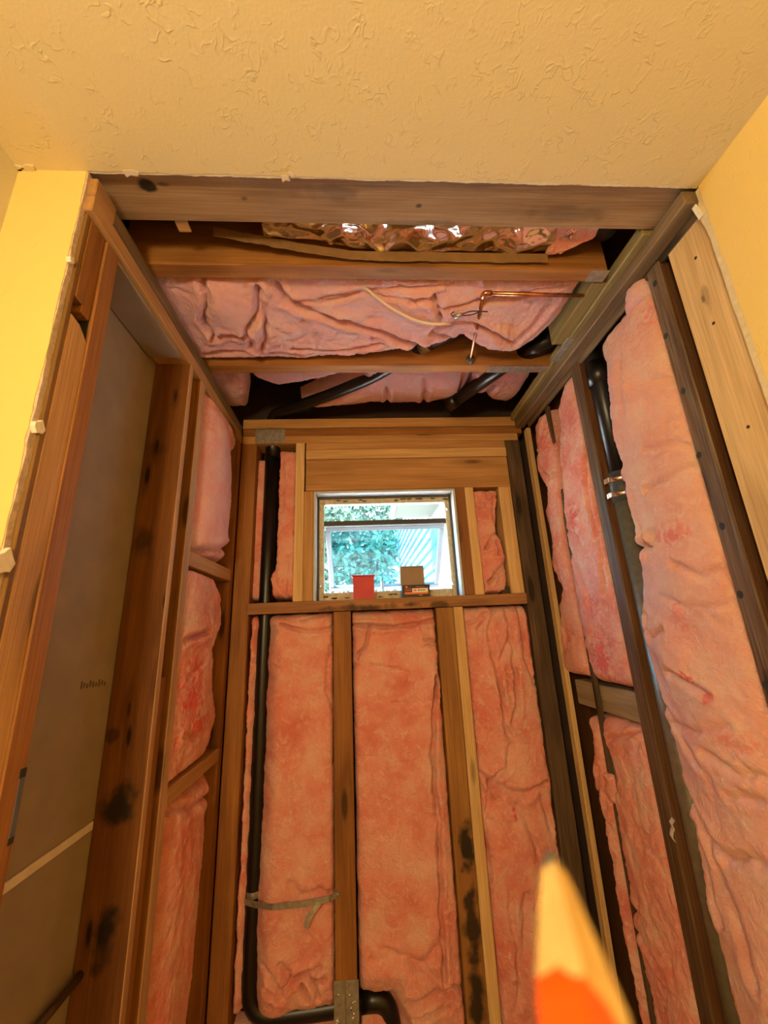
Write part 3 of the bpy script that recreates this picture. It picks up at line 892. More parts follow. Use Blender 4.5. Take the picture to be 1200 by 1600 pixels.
# --- right wall
RB = ((XP + .002, 0, 0), (0, 1, 0), (0, 0, 1), (-1, 0, 0))
big_far = cr([(972, 432), (955, 470), (928, 545), (938, 575), (950, 640), (953, 690), (966, 745), (975, 800), (988, 870), (990, 900), (995, 990), (1012, 1050), (1040, 1150), (1065, 1250), (1090, 1400), (1135, 1560)])
RED_B = [(onX(1080, 1060, XP - .02), (.05, .030, .014), .85), (onX(1108, 1090, XP - .02), (.05, .022, .014), .7), (onX(1045, 835, XP - .02), (.05, .05, .03), .5),
         (onX(1058, 960, XP - .02), (.05, .03, .04), .4), (onX(1010, 480, XP - .02), (.05, .05, .05), .35), (onX(1150, 1160, XP - .02), (.05, .06, .02), .35)]
batt('insulation_batt', 'largest pink batt, wide and puffy, between the dark studs on the right', RB, .05, 2.288,
     [(b, 0.795) for a, b in big_far[:1]] + [(.0, .781), (2.3, .781)], [(b, a - .012) for a, b in big_far] + [(.0, 1.05)], .09, .022, 31.4,
     [(cr([(955, 470), (985, 463), (1012, 448)]), .006, .026), (cr([(1020, 765), (1060, 740), (1092, 722)]), .006, .014),
      (cr([(990, 860), (1010, 850), (1022, 858), (1030, 830)]), .008, .016), (cr([(990, 770), (1003, 830), (1013, 870)]), .008, .014),
      (cr([(1010, 960), (1010, 985), (1025, 1000), (1045, 985)]), .007, .016),
      (cr([(1060, 1050), (1090, 1070), (1120, 1085)]), .007, .012), (cr([(1020, 1080), (1060, 1130), (1100, 1190)]), .008, .012),
      (cr([(1075, 1240), (1110, 1300), (1150, 1340), (1200, 1350)]), .010, .020), (cr([(1090, 1290), (1110, 1370), (1130, 1440)]), .008, .016),
      (cr([(1120, 1180), (1160, 1205), (1200, 1212)]), .007, .012), (cr([(1150, 1240), (1200, 1250)]), .007, .012), (cr([(1000, 600), (1040, 590), (1075, 600)]), .007, .008), (cr([(1020, 700), (1060, 690), (1085, 700)]), .006, .010), (cr([(1060, 880), (1100, 900), (1140, 890)]), .007, .010), (cr([(1040, 930), (1080, 950), (1130, 945)]), .006, .009), (cr([(1050, 1130), (1100, 1140), (1150, 1135)]), .007, .010), (cr([(1110, 640), (1060, 650), (1040, 668)]), .006, .008),
      (cr([(975, 560), (985, 640), (975, 720)]), .012, .008), (cr([(1115, 1320), (1160, 1420), (1190, 1530)]), .010, .016)],
     lobes=[(.95, 2.05, .08, .12, .014), (.97, 1.37, .06, .05, .016), (.9, 1.2, .09, .12, .010)], rough=.95,
     mat=fibre('pink_glass_wool_light', RED_B, .34), fold=.6)
T2L = cr([(880, 600), (870, 640), (873, 680), (872, 715), (885, 860), (905, 980), (925, 1065)])
batt('insulation_batt', 'thin magenta-stained pink batt beside the red-brown stud, above the grey block', RB, 1.262, 2.285,
     [(2.3, 1.170), (1.2, 1.170)], [(b, a - .001) for a, b in T2L] + [(1.2, 1.372)], .085, .010, 37.2,
     [(cr([(910, 650), (915, 760), (935, 850), (945, 930)]), .006, .016), (cr([(885, 830), (905, 800)]), .006, .012), (cr([(890, 860), (920, 930), (930, 1000)]), .008, .010)],
     mat=fibre('pink_glass_wool_magenta', [(onX(940, 1030, XP), (.05, .055, .07), .8), (onX(897, 810, XP), (.05, .03, .05), .6), (onX(900, 730, XP), (.05, .06, .03), .45), (onX(925, 950, XP), (.05, .06, .04), .4)]))
T1L = cr([(832, 640), (830, 655), (834, 700), (838, 740), (853, 770), (848, 800), (860, 850), (856, 880), (875, 920), (867, 960), (876, 1050)])
T1R = cr([(846, 632), (852, 660), (859, 690), (868, 712), (880, 850), (905, 990), (918, 1062)])
batt('insulation_batt', 'thin ragged pink batt nearest the corner, above the grey block', RB, 1.268, 2.275,
     [(b, a) for a, b in T1R] + [(1.2, 1.399)], [(b, a - .016) for a, b in T1L], .085, .012, 41.8,
     [(cr([(838, 700), (846, 730), (862, 750)]), .006, .018), (cr([(848, 660), (845, 690)]), .006, .014), (cr([(870, 880), (868, 940), (885, 1010)]), .007, .010)], ragged=1.5, fold=1.3,
     mat=fibre('pink_glass_wool_rust', [(onX(848, 690, XP), (.05, .06, .06), .45)]))
batt('insulation_batt', 'thin pink batt below the grey block beside the red-brown stud', RB, .20, 1.166,
     [(1.2, 1.169), (.1, 1.169)], [(1.17, 1.385), (1.10, 1.375), (1.0, 1.345), (.92, 1.39), (.6, 1.386), (.35, 1.36), (.2, 1.33)], .085, .010, 46.6,
     [(cr([(950, 1155), (975, 1150), (990, 1140)]), .006, .014), (cr([(985, 1440), (1010, 1480), (1040, 1520)]), .007, .018), (cr([(960, 1370), (985, 1420), (1010, 1440)]), .008, .012)], ragged=1.4)
batt('insulation_batt', 'ragged narrow strip of pink batt below the grey block near the corner', RB, .34, 1.150,
     [(1.2, 1.404), (.3, 1.404)], [(1.15, 1.475), (1.1, 1.44), (1.04, 1.45), (.98, 1.475), (.9, 1.46), (.7, 1.445), (.5, 1.44), (.34, 1.43)], .085, .008, 51.1,
     [(cr([(935, 1200), (942, 1300)]), .006, .016)], ragged=1.8, fold=1.4)
batt('torn_tuft', 'pale torn pink tuft at the top of the largest batt', ((XP - .006, 0, 0), (0, 1, 0), (0, 0, 1), (-1, 0, 0)), 2.242, 2.296, [(2.2, .786), (2.3, .790)], [(2.24, .885), (2.27, .868), (2.296, .850)], .02, .016, 59.0, ragged=1.5, edge=3, mat=COOL_LIT, group=None)
batt('torn_tuft', 'torn pink tuft bridging the dark lath low on the right', RB, .92, 1.0, [(.9, 1.36), (1.0, 1.37)], [(.9, 1.44), (1.0, 1.42)], .01, .008, 54.0, ragged=1.5, edge=3, group=None)
batt('torn_tuft', 'small pink tuft beside the steel pipe coupling', ((XP + .03, 0, 0), (0, 1, 0), (0, 0, 1), (-1, 0, 0)), 1.835, 1.872, [(1.8, 1.02), (1.9, 1.02)], [(1.8, 1.085), (1.9, 1.085)], .02, .012, 57.0, edge=2, res=.003, group=None)

# --- left wall
RED_L = [(onX(298, 1090, XF), (.06, .09, .075), .95), (onX(310, 1130, XF), (.06, .09, .03), .9), (onX(300, 1040, XF), (.06, .06, .03), .5)]
batt('insulation_batt', 'plump smooth pink pillow of batt at the top of the left wall', LEFT, 1.697, 2.225,
     [(1.6, 1.176), (2.3, 1.176)], [(1.69, 1.50), (1.76, 1.535), (1.95, 1.54), (2.06, 1.52), (2.15, 1.47), (2.23, 1.40)], .08, .030, 61.5,
     [(cr([(305, 860), (335, 862), (372, 850)], XF), .010, .022)], mat=fibre('pink_glass_wool_pillow_lit', (), 0, .35), fold=.35, rough=.6, edge=4, stretch=(1.6, .4))  # pillow colour holds some of the cool window light
batt('insulation_flap', 'folded pink batt flap under the left top plate', ((XF + .004, 0, 0), (0, 1, 0), (0, 0, 1), (1, 0, 0)), 2.085, 2.228,
     [(2.08, 1.27), (2.11, 1.185), (2.23, 1.178)], [(2.085, 1.30), (2.118, 1.43), (2.165, 1.52), (2.19, 1.555), (2.215, 1.50), (2.228, 1.40)], .03, .016, 63.5, edge=3, ragged=1.4, group=None)
batt('insulation_batt', 'short pink batt with a bright red patch between the left cross blocks', LEFT, 1.098, 1.65,
     [(1.0, 1.176), (1.7, 1.176)], [(1.09, 1.44), (1.15, 1.50), (1.2, 1.53), (1.3, 1.47), (1.42, 1.45), (1.50, 1.52), (1.58, 1.49), (1.65, 1.40)], .08, .010, 66.1,
     [(cr([(290, 1000), (310, 992), (325, 985)], XF), .008, .022), (cr([(290, 1060), (320, 1030)], XF), .006, .010), (cr([(285, 1150), (320, 1150)], XF), .008, .012)],
     mat=fibre('pink_glass_wool_red', RED_L))
batt('insulation_batt', 'long pink batt low on the left wall, below the lower cross block', LEFT, .08, 1.054,
     [(.0, 1.176), (1.1, 1.176)], [(.05, 1.50), (.5, 1.49), (.7, 1.52), (.85, 1.53), (.93, 1.52), (1.0, 1.55), (1.055, 1.55)], .08, .012, 71.3,
     [(cr([(262, 1262), (300, 1262), (330, 1240)], XF), .009, .018)], fold=.5, edge=5)

# --- ceiling bays (hanging down between the joists)
ZB = 2.345
CE = ((0, 0, ZB), (1, 0, 0), (0, 1, 0), (0, 0, -1))
far1 = cz([(250, 500), (300, 560), (330, 573), (365, 567), (400, 579), (440, 574), (480, 574), (560, 560), (620, 552), (690, 540), (720, 528), (760, 545), (800, 552), (830, 535), (870, 520), (885, 490)], ZB)
FR1 = ((0, 0, ZB), (0, 1, 0), (1, 0, 0), (0, 0, -1))      # u = y (depth), v = x
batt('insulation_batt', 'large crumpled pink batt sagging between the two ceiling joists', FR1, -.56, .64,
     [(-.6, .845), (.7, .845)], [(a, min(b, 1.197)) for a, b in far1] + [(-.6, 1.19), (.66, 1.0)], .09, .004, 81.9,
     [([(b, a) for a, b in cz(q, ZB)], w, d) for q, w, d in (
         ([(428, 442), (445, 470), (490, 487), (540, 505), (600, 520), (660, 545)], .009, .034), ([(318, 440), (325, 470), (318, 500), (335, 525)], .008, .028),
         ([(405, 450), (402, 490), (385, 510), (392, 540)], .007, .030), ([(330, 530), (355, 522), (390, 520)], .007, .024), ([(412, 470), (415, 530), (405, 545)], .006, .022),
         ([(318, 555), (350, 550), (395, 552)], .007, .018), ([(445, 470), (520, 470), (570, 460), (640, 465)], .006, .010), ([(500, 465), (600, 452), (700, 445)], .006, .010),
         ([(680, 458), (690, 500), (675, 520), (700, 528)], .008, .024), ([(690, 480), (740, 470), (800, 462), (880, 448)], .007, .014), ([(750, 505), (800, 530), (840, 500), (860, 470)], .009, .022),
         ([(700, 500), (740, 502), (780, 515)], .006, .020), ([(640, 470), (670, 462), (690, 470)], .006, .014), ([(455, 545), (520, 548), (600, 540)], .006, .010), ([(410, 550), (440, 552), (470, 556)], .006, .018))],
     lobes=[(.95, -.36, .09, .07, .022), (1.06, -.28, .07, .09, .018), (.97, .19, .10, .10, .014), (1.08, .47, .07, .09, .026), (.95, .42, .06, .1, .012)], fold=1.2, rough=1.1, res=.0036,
     stretch=(.8, .8), mat=COOL_LIT)
ZB2 = 2.40
FR2 = ((0, 0, ZB2), (0, 1, 0), (1, 0, 0), (0, 0, -1))
batt('insulation_batt', 'small pink batt end above the left back corner of the ceiling', FR2, -.56, -.415, [(-.6, 1.246), (0, 1.246)], [(-.56, 1.62), (-.48, 1.62), (-.44, 1.50), (-.41, 1.36)], .08, .03, 85.0, fold=.5, mat=COOL_LIT, edge=4)
batt('insulation_batt', 'pink batt strip behind the joist, over the left drain pipe', FR2, -.40, .02, [(-.6, 1.246), (.1, 1.246)], [(-.40, 1.36), (-.30, 1.44), (-.15, 1.38), (.0, 1.30)], .08, .028, 88.0, fold=.5, mat=COOL_LIT, edge=4)
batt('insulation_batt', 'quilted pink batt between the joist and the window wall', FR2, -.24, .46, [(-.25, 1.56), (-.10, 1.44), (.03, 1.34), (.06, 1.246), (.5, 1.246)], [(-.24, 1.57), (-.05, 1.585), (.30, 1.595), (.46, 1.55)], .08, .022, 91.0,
     [([(b, a) for a, b in cz(q, ZB2)], .008, .020) for q in ([(664, 585), (662, 650)], [(604, 600), (606, 650)])], fold=.5, mat=COOL_LIT, edge=6)
batt('insulation_batt', 'pink batt end above the right back corner, beside the black branch pipe', FR2, .46, .69, [(.4, 1.246), (.7, 1.246)], [(.46, 1.50), (.55, 1.50), (.60, 1.575), (.66, 1.59), (.69, 1.56)], .08, .022, 95.0, [([(1.40, .56), (1.55, .53)], .01, .03)], fold=.8, mat=COOL_LIT, edge=6)

# foil-faced batt behind the beam
f0 = onZ(415, 352, 2.375); f1 = onZ(868, 362, 2.375)
foil = empty('foil_batt', ((f0[0] + f1[0]) / 2, .75, 2.38), 'crumpled foil-faced batt with a brown paper flange behind the ceiling beam', 'insulation')
FOIL = NT('crumpled_foil'); FOIL.b.inputs['Metallic'].default_value = 1.0; FOIL.b.inputs['Roughness'].default_value = .16
g_ = FOIL.n('NewGeometry'); n_ = FOIL.n('TexNoise'); n_.inputs['Scale'].default_value = 14; n_.inputs['Detail'].default_value = 2; n_.inputs['Distortion'].default_value = 1.0
FOIL.l(g_.outputs['Position'], n_.inputs['Vector']); FOIL.bump(n_.outputs[0], .6, .01); FOIL.col((.92, .88, .84))
nx, ny = 200, 40
X_, Y_ = np.meshgrid(np.linspace(-.215, .545, nx), np.linspace(.690, .792, ny))
cr_ = np.abs(fbm(X_ * 9, Y_ * 12, 3.3, 2)) * 1.6
sag = np.clip((X_ + .215) / .30, 0, 1)
Z_ = 2.372 + .020 * (cr_ - .35) + .020 * (1 - sag) + .012 * pn(X_ * 7, Y_ * 7, 8) - .10 * np.clip(Y_ - .77, 0, 1)
Y2 = Y_ - .020 * (1 - sag) * ((Y_ - .69) / .1)
grid_obj('foil_facing', np.stack([X_, Y2, Z_], -1), FOIL.m, foil)['label'] = 'shiny crumpled foil facing'
xs = np.linspace(-.33, .50, 160)
lo = 2.338 + .004 * pn(xs * 30, 5.5) + .003 * pn(xs * 90, 7.5) * (xs < .1) + .030 * np.clip(-(xs - .05) / .38, 0, 1) ** 1.5
ribY = .792 - .035 * np.clip(-(xs - .0) / .33, 0, 1)
V = []
for x, l, yy in zip(xs, lo, ribY):
    V += [(x, yy, l), (x, yy - .004, max(l + .022, 2.362)), (x, yy + .0015, l), (x, yy - .0025, max(l + .022, 2.362))]
Fc = []
for i in range(len(xs) - 1):
    a, b = 4 * i, 4 * i + 4
    Fc += [[a, b, b + 1, a + 1], [a + 2, a + 3, b + 3, b + 2], [a, a + 2, b + 2, b], [a + 1, b + 1, b + 3, a + 3]]
mesh_obj('paper_flange', V, Fc, KRAFT, foil)['label'] = 'ragged brown kraft paper flange'
batt('batt_end', None, FR1, .50, .60, [(.4, .70), (.7, .70)], [(.5, .80), (.56, .775), (.6, .74)], .03, -.02, 97.0, edge=4, parent=foil)['label'] = 'salmon pink torn end of the glass wool'
for p, d in (((-.395, .72), .05), ):
    board('wood_splinter', p[0], p[0] + .028, p[1] - .02, p[1] + .012, 2.345, 2.349, W_MIDX, ceil)

# ================================================================== PIPES AND WIRES
yp = 1.648
stack = empty('drain_pipe', (-.37, yp, .3), 'long black plastic drain pipe rising left of the window and bending under the stud', 'pipe')
tube('pipe_run', [(-.374, yp, 2.33), (-.374, yp, 1.55), (-.3775, yp, .62), (-.3775, yp, .330), (-.20, yp, .333), (.00, yp, .345)], .0270, ABS, stack, seg=24, r=.085, n=10)
tube('pipe_elbow', [(-.03, yp, .345), (.045, yp, .345), (.075, yp, .22), (.075, yp, .05)], .029, ABS, stack, seg=24, r=.06, n=10)
tube('pipe_hub', [(-.37 + .001, yp, 2.19), (-.37 + .001, yp, 2.33)], .030, ABS, stack, seg=24)
tube('vent_run', [(-.374, yp, 2.30), (-.374, 1.62, 2.385), (-.10, 1.47, 2.392), (.07, 1.363, 2.40), (.25, 1.18, 2.40), (.40, 1.08, 2.42)], .024, ABS, stack, seg=20, r=.05)
p = onZ(672, 548, 2.385)
tube('pipe_band', [(.232, 1.198, 2.40), (.255, 1.175, 2.40)], .0265, STEEL, stack, seg=20)['label'] = 'grey band on the black pipe'

rp = empty('drain_pipe', (.785, 1.06, .1), 'black and olive drain pipe half hidden by the largest batt', 'pipe')
px_, py_ = .785, 1.078
tube('lower_pipe', [(px_, py_ + .012, .05), (px_, py_ + .02, 1.795)], .031, IRON, rp, seg=24)['label'] = 'olive grey metal lower pipe'
tube('coupling', [(px_, py_ + .02, 1.785), (px_, py_ + .02, 1.875)], .0345, GREYM, rp, seg=24)
for z in (1.806, 1.852):
    tube('coupling_clamp', [(px_, py_ + .02, z - .007), (px_, py_ + .02, z + .007)], .0362, SHINY, rp, seg=24)['label'] = 'bright steel clamp band'
    board('clamp_screw', px_ - .046, px_ - .030, py_ + .010, py_ + .034, z - .008, z + .008, SHINY, rp)
tube('upper_pipe', [(px_, py_ + .02, 1.87), (px_, py_ + .02, 2.27), (px_ - .02, py_ + .02, 2.40), (.68, 1.13, 2.395), (.58, 1.24, 2.385), (.40, 1.53, 2.375)], .027, ABS, rp, seg=24, r=.06)['label'] = 'black plastic upper pipe bending over the plate'
tube('pipe_hub', [(px_, py_ + .02, 2.18), (px_, py_ + .02, 2.26)], .033, ABS, rp, seg=24)
tube('pipe_hub', [(.70, 1.118, 2.397), (.60, 1.222, 2.387)], .033, ABS, rp, seg=24)
tube('pipe_hub', [(.425, 1.49, 2.376), (.40, 1.53, 2.375)], .030, ABS, rp, seg=24)
vp = empty('vent_pipe', (.60, .75, 2.40), 'short black vent pipe end behind the right end of the beam', 'pipe')
tube('pipe_run', [(.625, .735, 2.40), (.650, .775, 2.52), (.650, .775, 2.64)], .028, ABS, vp, seg=20, r=.04)
tube('pipe_collar', [(.622, .730, 2.385), (.628, .740, 2.41)], .033, ABS, vp, seg=20)

ct = empty('copper_pipe', (.364, .9, 2.35), 'thin copper water pipe with an elbow below the ceiling batt', 'pipe')
zc = 2.330
A = onZ(912, 462, zc); B = onZ(756, 458, zc); Cc = onZ(735, 562, 2.345)
D = onZ(722, 588, 2.357); E_ = onZ(716, 612, 2.375)
tube('copper_run', [A, B], .0058, COPPER, ct, seg=14)
tube('copper_run', [B, Cc, D, E_], .0058, COPPER, ct, seg=14, r=.01)
tube('elbow_fitting', [B + np.array([.022, .0, 0]), B, B + (Cc - B) * .075], .0078, COPPER, ct, seg=14, r=.014)
tube('grommet', [Cc - (Cc - B) * .035, Cc + (Cc - B) * .02], .014, DARKF, ct, seg=14)
wq = [onZ(560, 440, 2.352), onZ(578, 456, 2.343), onZ(605, 478, 2.333), onZ(640, 498, 2.325), onZ(672, 507, 2.322), onZ(704, 506, 2.326)]
cb_ = empty('electric_cable', tuple(wq[3]), 'thin cream cable drooping below the ceiling batt with black wire ends', 'cable')
tube('cable_sheath', wq, .0036, CABLE, cb_, seg=10, r=.03)
w0 = onZ(716, 494, 2.322)
tube('connector', [onZ(709, 496, 2.322), onZ(722, 491, 2.322)], .0065, STEEL, cb_, seg=10)
tube('black_wire', [onZ(722, 491, 2.322), onZ(735, 486, 2.320), onZ(762, 487, 2.322)], .0017, BLACKWIRE, cb_, seg=8, r=.01)
tube('black_wire', [onZ(722, 493, 2.322), onZ(738, 492, 2.319), onZ(752, 486, 2.324)], .0017, BLACKWIRE, cb_, seg=8, r=.01)
tube('black_wire', [onZ(709, 496, 2.322), onZ(704, 490, 2.319), onZ(710, 487, 2.322)], .0015, BLACKWIRE, cb_, seg=8, r=.01)
p0, p1 = onX(60, 1603, -.575), onX(142, 1503, -.575)
bp = tube('thin_pipe', [(-.575, .90, p0[2]), (-.575, 1.075, p0[2])], .008, plain('tarnished_pipe', (.10, .06, .035), .45, metal=.5, noise=.3), seg=12)
tag(bp, 'thin tarnished pipe low in the left bay entering the stained stud', 'pipe')

# strap round the drain pipe
st = empty('pipe_strap', (-.25, 1.60, .635), 'grey metal hanger strap holding the black pipe to the stud', 'strap')
zs = .642
arc = [(-.376 + .027 * math.cos(a), yp + .027 * math.sin(a), zs + .006) for a in np.linspace(math.radians(60), math.radians(-200), 22)]
ribbon('strap_loop', arc, (0, 0, 1), .018, .0016, STEEL, st)
ribbon('strap_band', [(-.404, yp - .010, zs - .006), (-.395, yp - .028, zs - .006), (-.36, 1.600, zs - .005), (-.30, 1.576, zs - .003), (-.20, 1.573, zs), (-.125, 1.580, zs + .004), (-.095, 1.5985, zs + .006)], (0, 0, 1), .017, .0016, STEEL, st)
ribbon('strap_tail', [(-.155, 1.576, zs - .002), (-.172, 1.571, zs - .018), (-.188, 1.568, zs - .036), (-.196, 1.566, zs - .058)], (.80, 0, -.6), .016, .0014, STEEL, st)
tube('nail', [(-.098, 1.599, zs + .006), (-.098, 1.592, zs + .006)], .004, STEEL, st, seg=10)


def plate(name, label, x0, x1, y0, y1, z0, z1, group='metal nail plates', teeth=0, axis=1, parent=None):
    g = empty(name, ((x0 + x1) / 2, (y0 + y1) / 2, z0), label, 'plate', group)
    board('plate_sheet', x0, x1, y0, y1, z0, z1, STEEL, g, b=.0003)
    for k in range(teeth):
        lo_, hi_ = [x0, y0, z0], [x1, y1, z1]
        ax = [a for a in range(3) if a != axis]
        c = [0, 0, 0]
        c[ax[0]] = lo_[ax[0]] + (hi_[ax[0]] - lo_[ax[0]]) * random.uniform(.25, .75)
        c[ax[1]] = lo_[ax[1]] + (hi_[ax[1]] - lo_[ax[1]]) * random.uniform(.2, .8)
        c[axis] = lo_[axis] - .0008
        board('dimple', c[0] - .002, c[0] + .002, c[1] - .0012, c[1] + .0012, c[2] - .003, c[2] + .003, SHINY, g, b=.0004)
    return g


plate('nail_plate', 'left half of the grey steel plate pair covering the drain pipe on the stud', -.113, -.0785, YB - .0035, YB - .001, .27, .431, teeth=9)
plate('nail_plate', 'right half of the grey steel plate pair covering the drain pipe on the stud', -.077, -.0375, YB - .0035, YB - .001, .27, .430, teeth=9)
q0, q1 = onY(400, 668, YB), onY(445, 694, YB)
plate('nail_plate', 'tarnished steel plate on the top plates above the black pipe', q0[0], q1[0], YB - .0025, YB - .0005, 2.238, 2.304, teeth=5)
a0 = onZ(937, 437, 2.33)
plate('nail_plate', 'plain grey steel plate at the right end of the second joist', .622, .672, .806, .842, 2.3290, 2.3310)
plate('nail_plate', 'embossed steel plate on the right ceiling plate above the black elbow', .682, .715, 1.06, 1.175, 2.3265, 2.3282, teeth=4, axis=2)
plate('nail_plate', 'long steel plate on the right end of the joist nearest the window', .47, .69, 1.204, 1.240, 2.3290, 2.3312, teeth=4, axis=2)

# blue tape on the red stud, plastic scrap on the dark stud
tp = empty('blue_tape', (-.497, .711, 1.19), 'strip of dark blue tape on the reddish left stud', 'tape')
board('tape_strip', -.4968, -.4960, .694, .7035, 1.195, 1.268, BLUE, tp, b=.0002)
board('tape_end', -.4967, -.4957, .692, .7038, 1.268, 1.280, BLACKM, tp, b=.0002)
board('tape_end', -.4967, -.4957, .693, .7030, 1.186, 1.195, BLACKM, tp, b=.0002)
c = onX(1053, 1300, .738)
bits = [(c[1] + (-.008 + .016 * i / 5) + .003 * math.sin(i * 2.3), c[2] + .030 - .050 * i / 5) for i in range(6)]
sp = ribbon('plastic_scrap', [(.738 - .005 * abs(math.sin(i * 1.9)), a, b) for i, (a, b) in enumerate(bits)], (0.2, 1, .15), .013, .0012, plain('dirty_white_plastic', (.62, .58, .48), .4, noise=.3))
tag(sp, 'crumpled whitish plastic scrap stuck on the red-brown stud', 'scrap')

# ================================================================== BOXES ON THE SILL
ZS = 1.5708
rb = empty('red_box', (.012, 1.622, ZS), 'small plain red cardboard box on the window sill', 'box')


def taper(name, x0, x1, y0, y1, z0, z1, gx, gy, mat, parent):
    V = [(x0, y0, z0), (x1, y0, z0), (x1, y1, z0), (x0, y1, z0), (x0 - gx, y0 - gy, z1), (x1 + gx, y0 - gy, z1), (x1 + gx, y1 + gy, z1), (x0 - gx, y1 + gy, z1)]
    Fc = [[3, 2, 1, 0], [4, 5, 6, 7], [0, 1, 5, 4], [1, 2, 6, 5], [2, 3, 7, 6], [3, 0, 4, 7]]
    return mesh_obj(name, V, Fc, mat, parent)


YBX = 1.600
taper('box_body', -.030, .051, YBX, YBX + .05, ZS, ZS + .086, .001, .001, RED, rb)
taper('box_flap', -.032, .053, YBX - .0015, YBX + .0515, ZS + .0862, ZS + .0925, .004, .003, RED, rb)
nb = empty('nail_box', (.218, 1.622, ZS), 'black nail box with an orange label and raised tan lid on the window sill', 'box')
taper('box_body', .160, .270, YBX, YBX + .055, ZS, ZS + .048, 0, 0, BLACKC, nb)
lid = taper('raised_lid', .160, .258, YBX + .046, YBX + .054, ZS + .048, ZS + .126, -.001, .002, TAN, nb)
lid['label'] = 'tan inside of the raised cardboard lid'
board('lid_lip', .161, .256, YBX + .034, YBX + .056, ZS + .124, ZS + .1275, TAN, nb, b=.0005)
yy = YBX - .0004
board('label_stripe', .170, .262, yy - .0004, yy, ZS + .012, ZS + .020, ORANGEL, nb, 'orange printed stripe', b=.0001)
board('label_panel', .200, .262, yy - .0006, yy, ZS + .019, ZS + .034, WHITEL, nb, 'pale printed label panel', b=.0001)
board('label_text', .172, .197, yy - .0006, yy, ZS + .024, ZS + .031, REDL, nb, b=.0001)
board('label_text', .172, .196, yy - .0006, yy, ZS + .0335, ZS + .036, REDL, nb, b=.0001)
board('label_text', .204, .217, yy - .0008, yy, ZS + .023, ZS + .030, ORANGEL, nb, b=.0001)
tube('nail_picture', [(.222, yy - .0008, ZS + .0265), (.252, yy - .0008, ZS + .0268)], .0014, BLACKM, nb, seg=6)
tube('nail_picture', [(.225, yy - .0008, ZS + .0235), (.225, yy - .0008, ZS + .0295)], .0011, BLACKM, nb, seg=6)
board('label_text', .215, .250, yy - .0006, yy, ZS + .038, ZS + .041, REDL, nb, b=.0001)
a = [(.178 + .005 * math.cos(k), ZS + .0405 + .004 * math.sin(k)) for k in np.linspace(0, 6.28, 11)[:-1]]
prism('label_emblem', a, 1, yy - .0007, yy, ORANGEL, nb)
board('label_text', .225, .240, yy - .0006, yy, ZS + .006, ZS + .009, ORANGEL, nb, b=.0001)

# ================================================================== PENCIL held close to the camera
pen = empty('carpenter_pencil', (0, 0, 0), 'sharpened orange carpenter pencil held up close at the lower right', 'pencil')


def at_d(px, py, d):
    r = ray(px, py); return Vector(CAM_LOC + r / np.linalg.norm(r) * d)


tip, base = at_d(860, 1334, .112), at_d(955, 1800, .092)
ax = (base - tip).normalized()
view = Vector(CAM_LOC) - tip
side = ax.cross(view).normalized(); up = side.cross(ax).normalized()
if up.dot(view) < 0: up = -up
NS = 48
HW = .0062


def pen_rad(a):
    # rounded diamond: an edge towards the camera, slightly to the left
    c_, s_ = abs(math.cos(a)), abs(math.sin(a))
    return HW / (c_ ** .92 + .95 * s_ ** .92) ** (1 / .92)


def pen_pt(a, r, L):
    return tip + ax * L + side * (r * math.cos(a)) + up * (r * math.sin(a))


PROT = .2
LT, LC, LB = .0, .0225, .16


def pen_rings(name, rings, mat):
    V = [tuple(pen_pt(2 * math.pi * k / NS + PROT, r(2 * math.pi * k / NS), L(2 * math.pi * k / NS))) for r, L in rings for k in range(NS)]
    Fc = [[i * NS + k, i * NS + (k + 1) % NS, (i + 1) * NS + (k + 1) % NS, (i + 1) * NS + k] for i in range(len(rings) - 1) for k in range(NS)]
    Fc += [list(range(NS))[::-1], [(len(rings) - 1) * NS + k for k in range(NS)]]
    o = mesh_obj(name, V, Fc, mat, pen, smooth=False)
    return o


def Lb(a):      # scalloped border between bare wood and paint
    return LC + .0014 * (abs(math.cos(2 * a)) - .5) - .0026 * math.cos(a + PROT)


def cone_r(a, L): return pen_rad(a) * min(1.0, (.20 + .80 * (L / LC) ** .85))


pen_rings('pencil_lead', [(lambda a: .16 * pen_rad(a), lambda a: 0.0), (lambda a: cone_r(a, .0015), lambda a: .0015), (lambda a: cone_r(a, .0035), lambda a: .0034)], plain('graphite', (.10, .10, .085), .4))['label'] = 'grey graphite lead tip'
wl_ = [(lambda a, f=f: cone_r(a, .0034 + (Lb(a) - .0034) * f), lambda a, f=f: .0034 + (Lb(a) - .0034) * f) for f in np.linspace(0, 1, 9)]
pen_rings('sharpened_wood', wl_, plain('pencil_wood', (.66, .44, .16), .6, noise=.12, scale=300))['label'] = 'bare sharpened wood cone'
pen_rings('painted_body', [(lambda a: cone_r(a, Lb(a)) * 1.002, Lb), (lambda a: pen_rad(a) * 1.01, lambda a: Lb(a) + .003), (lambda a: pen_rad(a) * 1.01, lambda a: LB)], plain('orange_paint', (.72, .085, .003), .35))['label'] = 'bright orange painted body'
pen.location = (0, 0, 0)

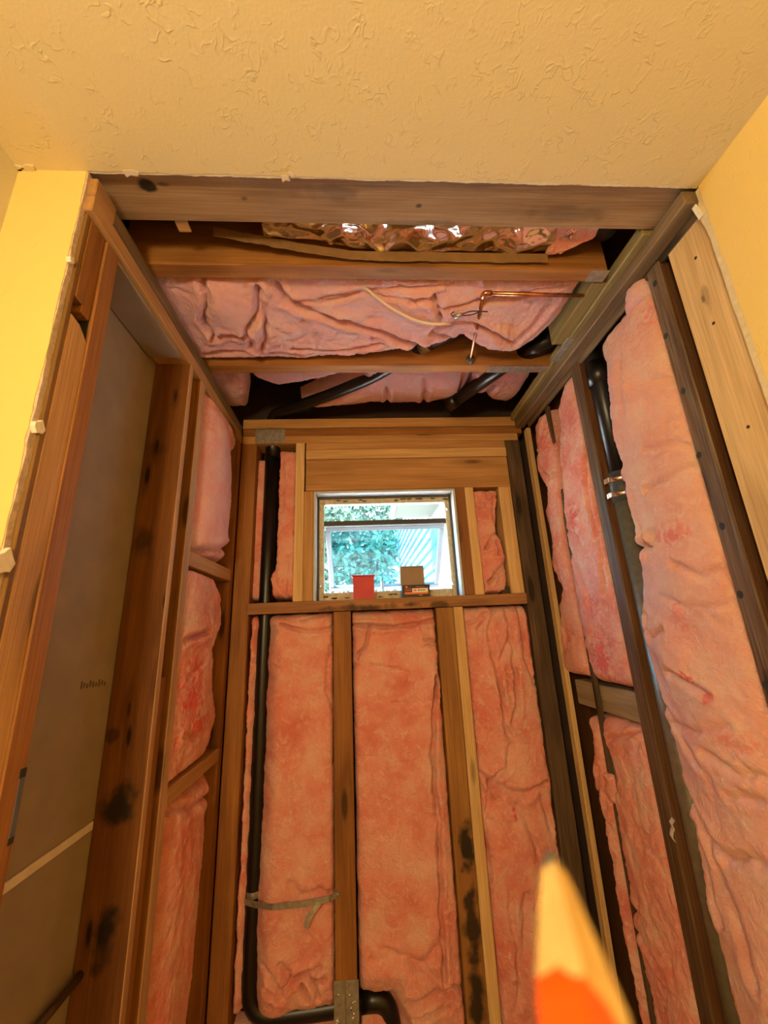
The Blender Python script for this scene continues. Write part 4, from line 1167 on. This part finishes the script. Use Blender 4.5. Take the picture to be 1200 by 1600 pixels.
# ================================================================== OUTSIDE THE WINDOW
board('ground', -14, 12, 1.80, 26, -.3, -.2, plain('patio', (.72, .69, .64), .9, noise=.25, scale=2))['kind'] = 'structure'
wx = empty('wall_exterior', (.78, 4.5, 0), kind='structure')
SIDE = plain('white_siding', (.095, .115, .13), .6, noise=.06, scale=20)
bh = .118
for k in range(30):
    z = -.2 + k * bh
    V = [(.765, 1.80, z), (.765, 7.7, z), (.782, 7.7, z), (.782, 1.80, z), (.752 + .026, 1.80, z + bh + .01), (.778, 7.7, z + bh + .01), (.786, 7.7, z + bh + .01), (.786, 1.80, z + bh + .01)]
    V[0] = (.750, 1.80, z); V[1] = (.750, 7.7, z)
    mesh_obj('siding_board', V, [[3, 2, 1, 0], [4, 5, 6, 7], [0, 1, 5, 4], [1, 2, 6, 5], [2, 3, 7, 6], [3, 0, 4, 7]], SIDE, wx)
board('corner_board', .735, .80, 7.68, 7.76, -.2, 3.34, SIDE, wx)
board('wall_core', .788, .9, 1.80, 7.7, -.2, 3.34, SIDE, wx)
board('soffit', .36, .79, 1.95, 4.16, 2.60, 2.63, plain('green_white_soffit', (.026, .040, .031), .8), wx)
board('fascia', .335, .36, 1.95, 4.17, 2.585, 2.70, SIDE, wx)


def tree(label, x, y, h, r, n, seed, cols):
    rg = np.random.RandomState(seed)
    o = empty('tree', (x, y, -.2), label, 'tree', 'trees outside the window')
    tube('trunk', [(x, y, -.25), (x + .1, y, h * .5), (x, y + .1, h * .85)], .12, plain('bark%d' % seed, (.10, .075, .055), .9, noise=.4, scale=12), o, seg=10)
    c = rg.normal(size=(n, 3)); c /= np.linalg.norm(c, axis=1)[:, None]
    c *= (rg.uniform(.35, 1, (n, 1)) ** .6) * np.array([r, r, r * 1.3])
    c += np.array([x, y, h])
    c += .35 * np.stack([pn(c[:, 0] * 1.5, c[:, 1] * 1.5, c[:, 2] * 1.5 + s) for s in (1, 9, 17)], -1)
    a = rg.normal(size=(n, 3)); a /= np.linalg.norm(a, axis=1)[:, None]
    b = np.cross(a, rg.normal(size=(n, 3))); b /= np.linalg.norm(b, axis=1)[:, None]
    s = rg.uniform(.05, .11, (n, 1))
    V = np.stack([c - a * s, c - b * s * .5, c + a * s, c + b * s * .5], 1).reshape(-1, 3)
    Fc = np.arange(4 * n).reshape(n, 4)
    f = mesh_obj('foliage', V, Fc, cols, o)
    f['kind'] = 'stuff'


LEAF = plain('leaf_green', (.060, .135, .085), .6, noise=.4, scale=3)
LEAF2 = plain('leaf_pale', (.085, .155, .135), .6, noise=.4, scale=3)
tree('leafy green tree outside, straight behind the upper window gap', -.2, 9.0, 4.2, 1.6, 8000, 1, LEAF)
tree('pale green tree outside at the left edge of the window', -2.6, 8.0, 3.6, 1.6, 8000, 2, LEAF2)
tree('lower bushy green tree outside behind the tilted sash', -.7, 11.0, 2.4, 2.2, 9000, 3, LEAF2)
tree('tall far green tree outside above the others', -2.4, 13.5, 6.0, 2.8, 9000, 4, LEAF)
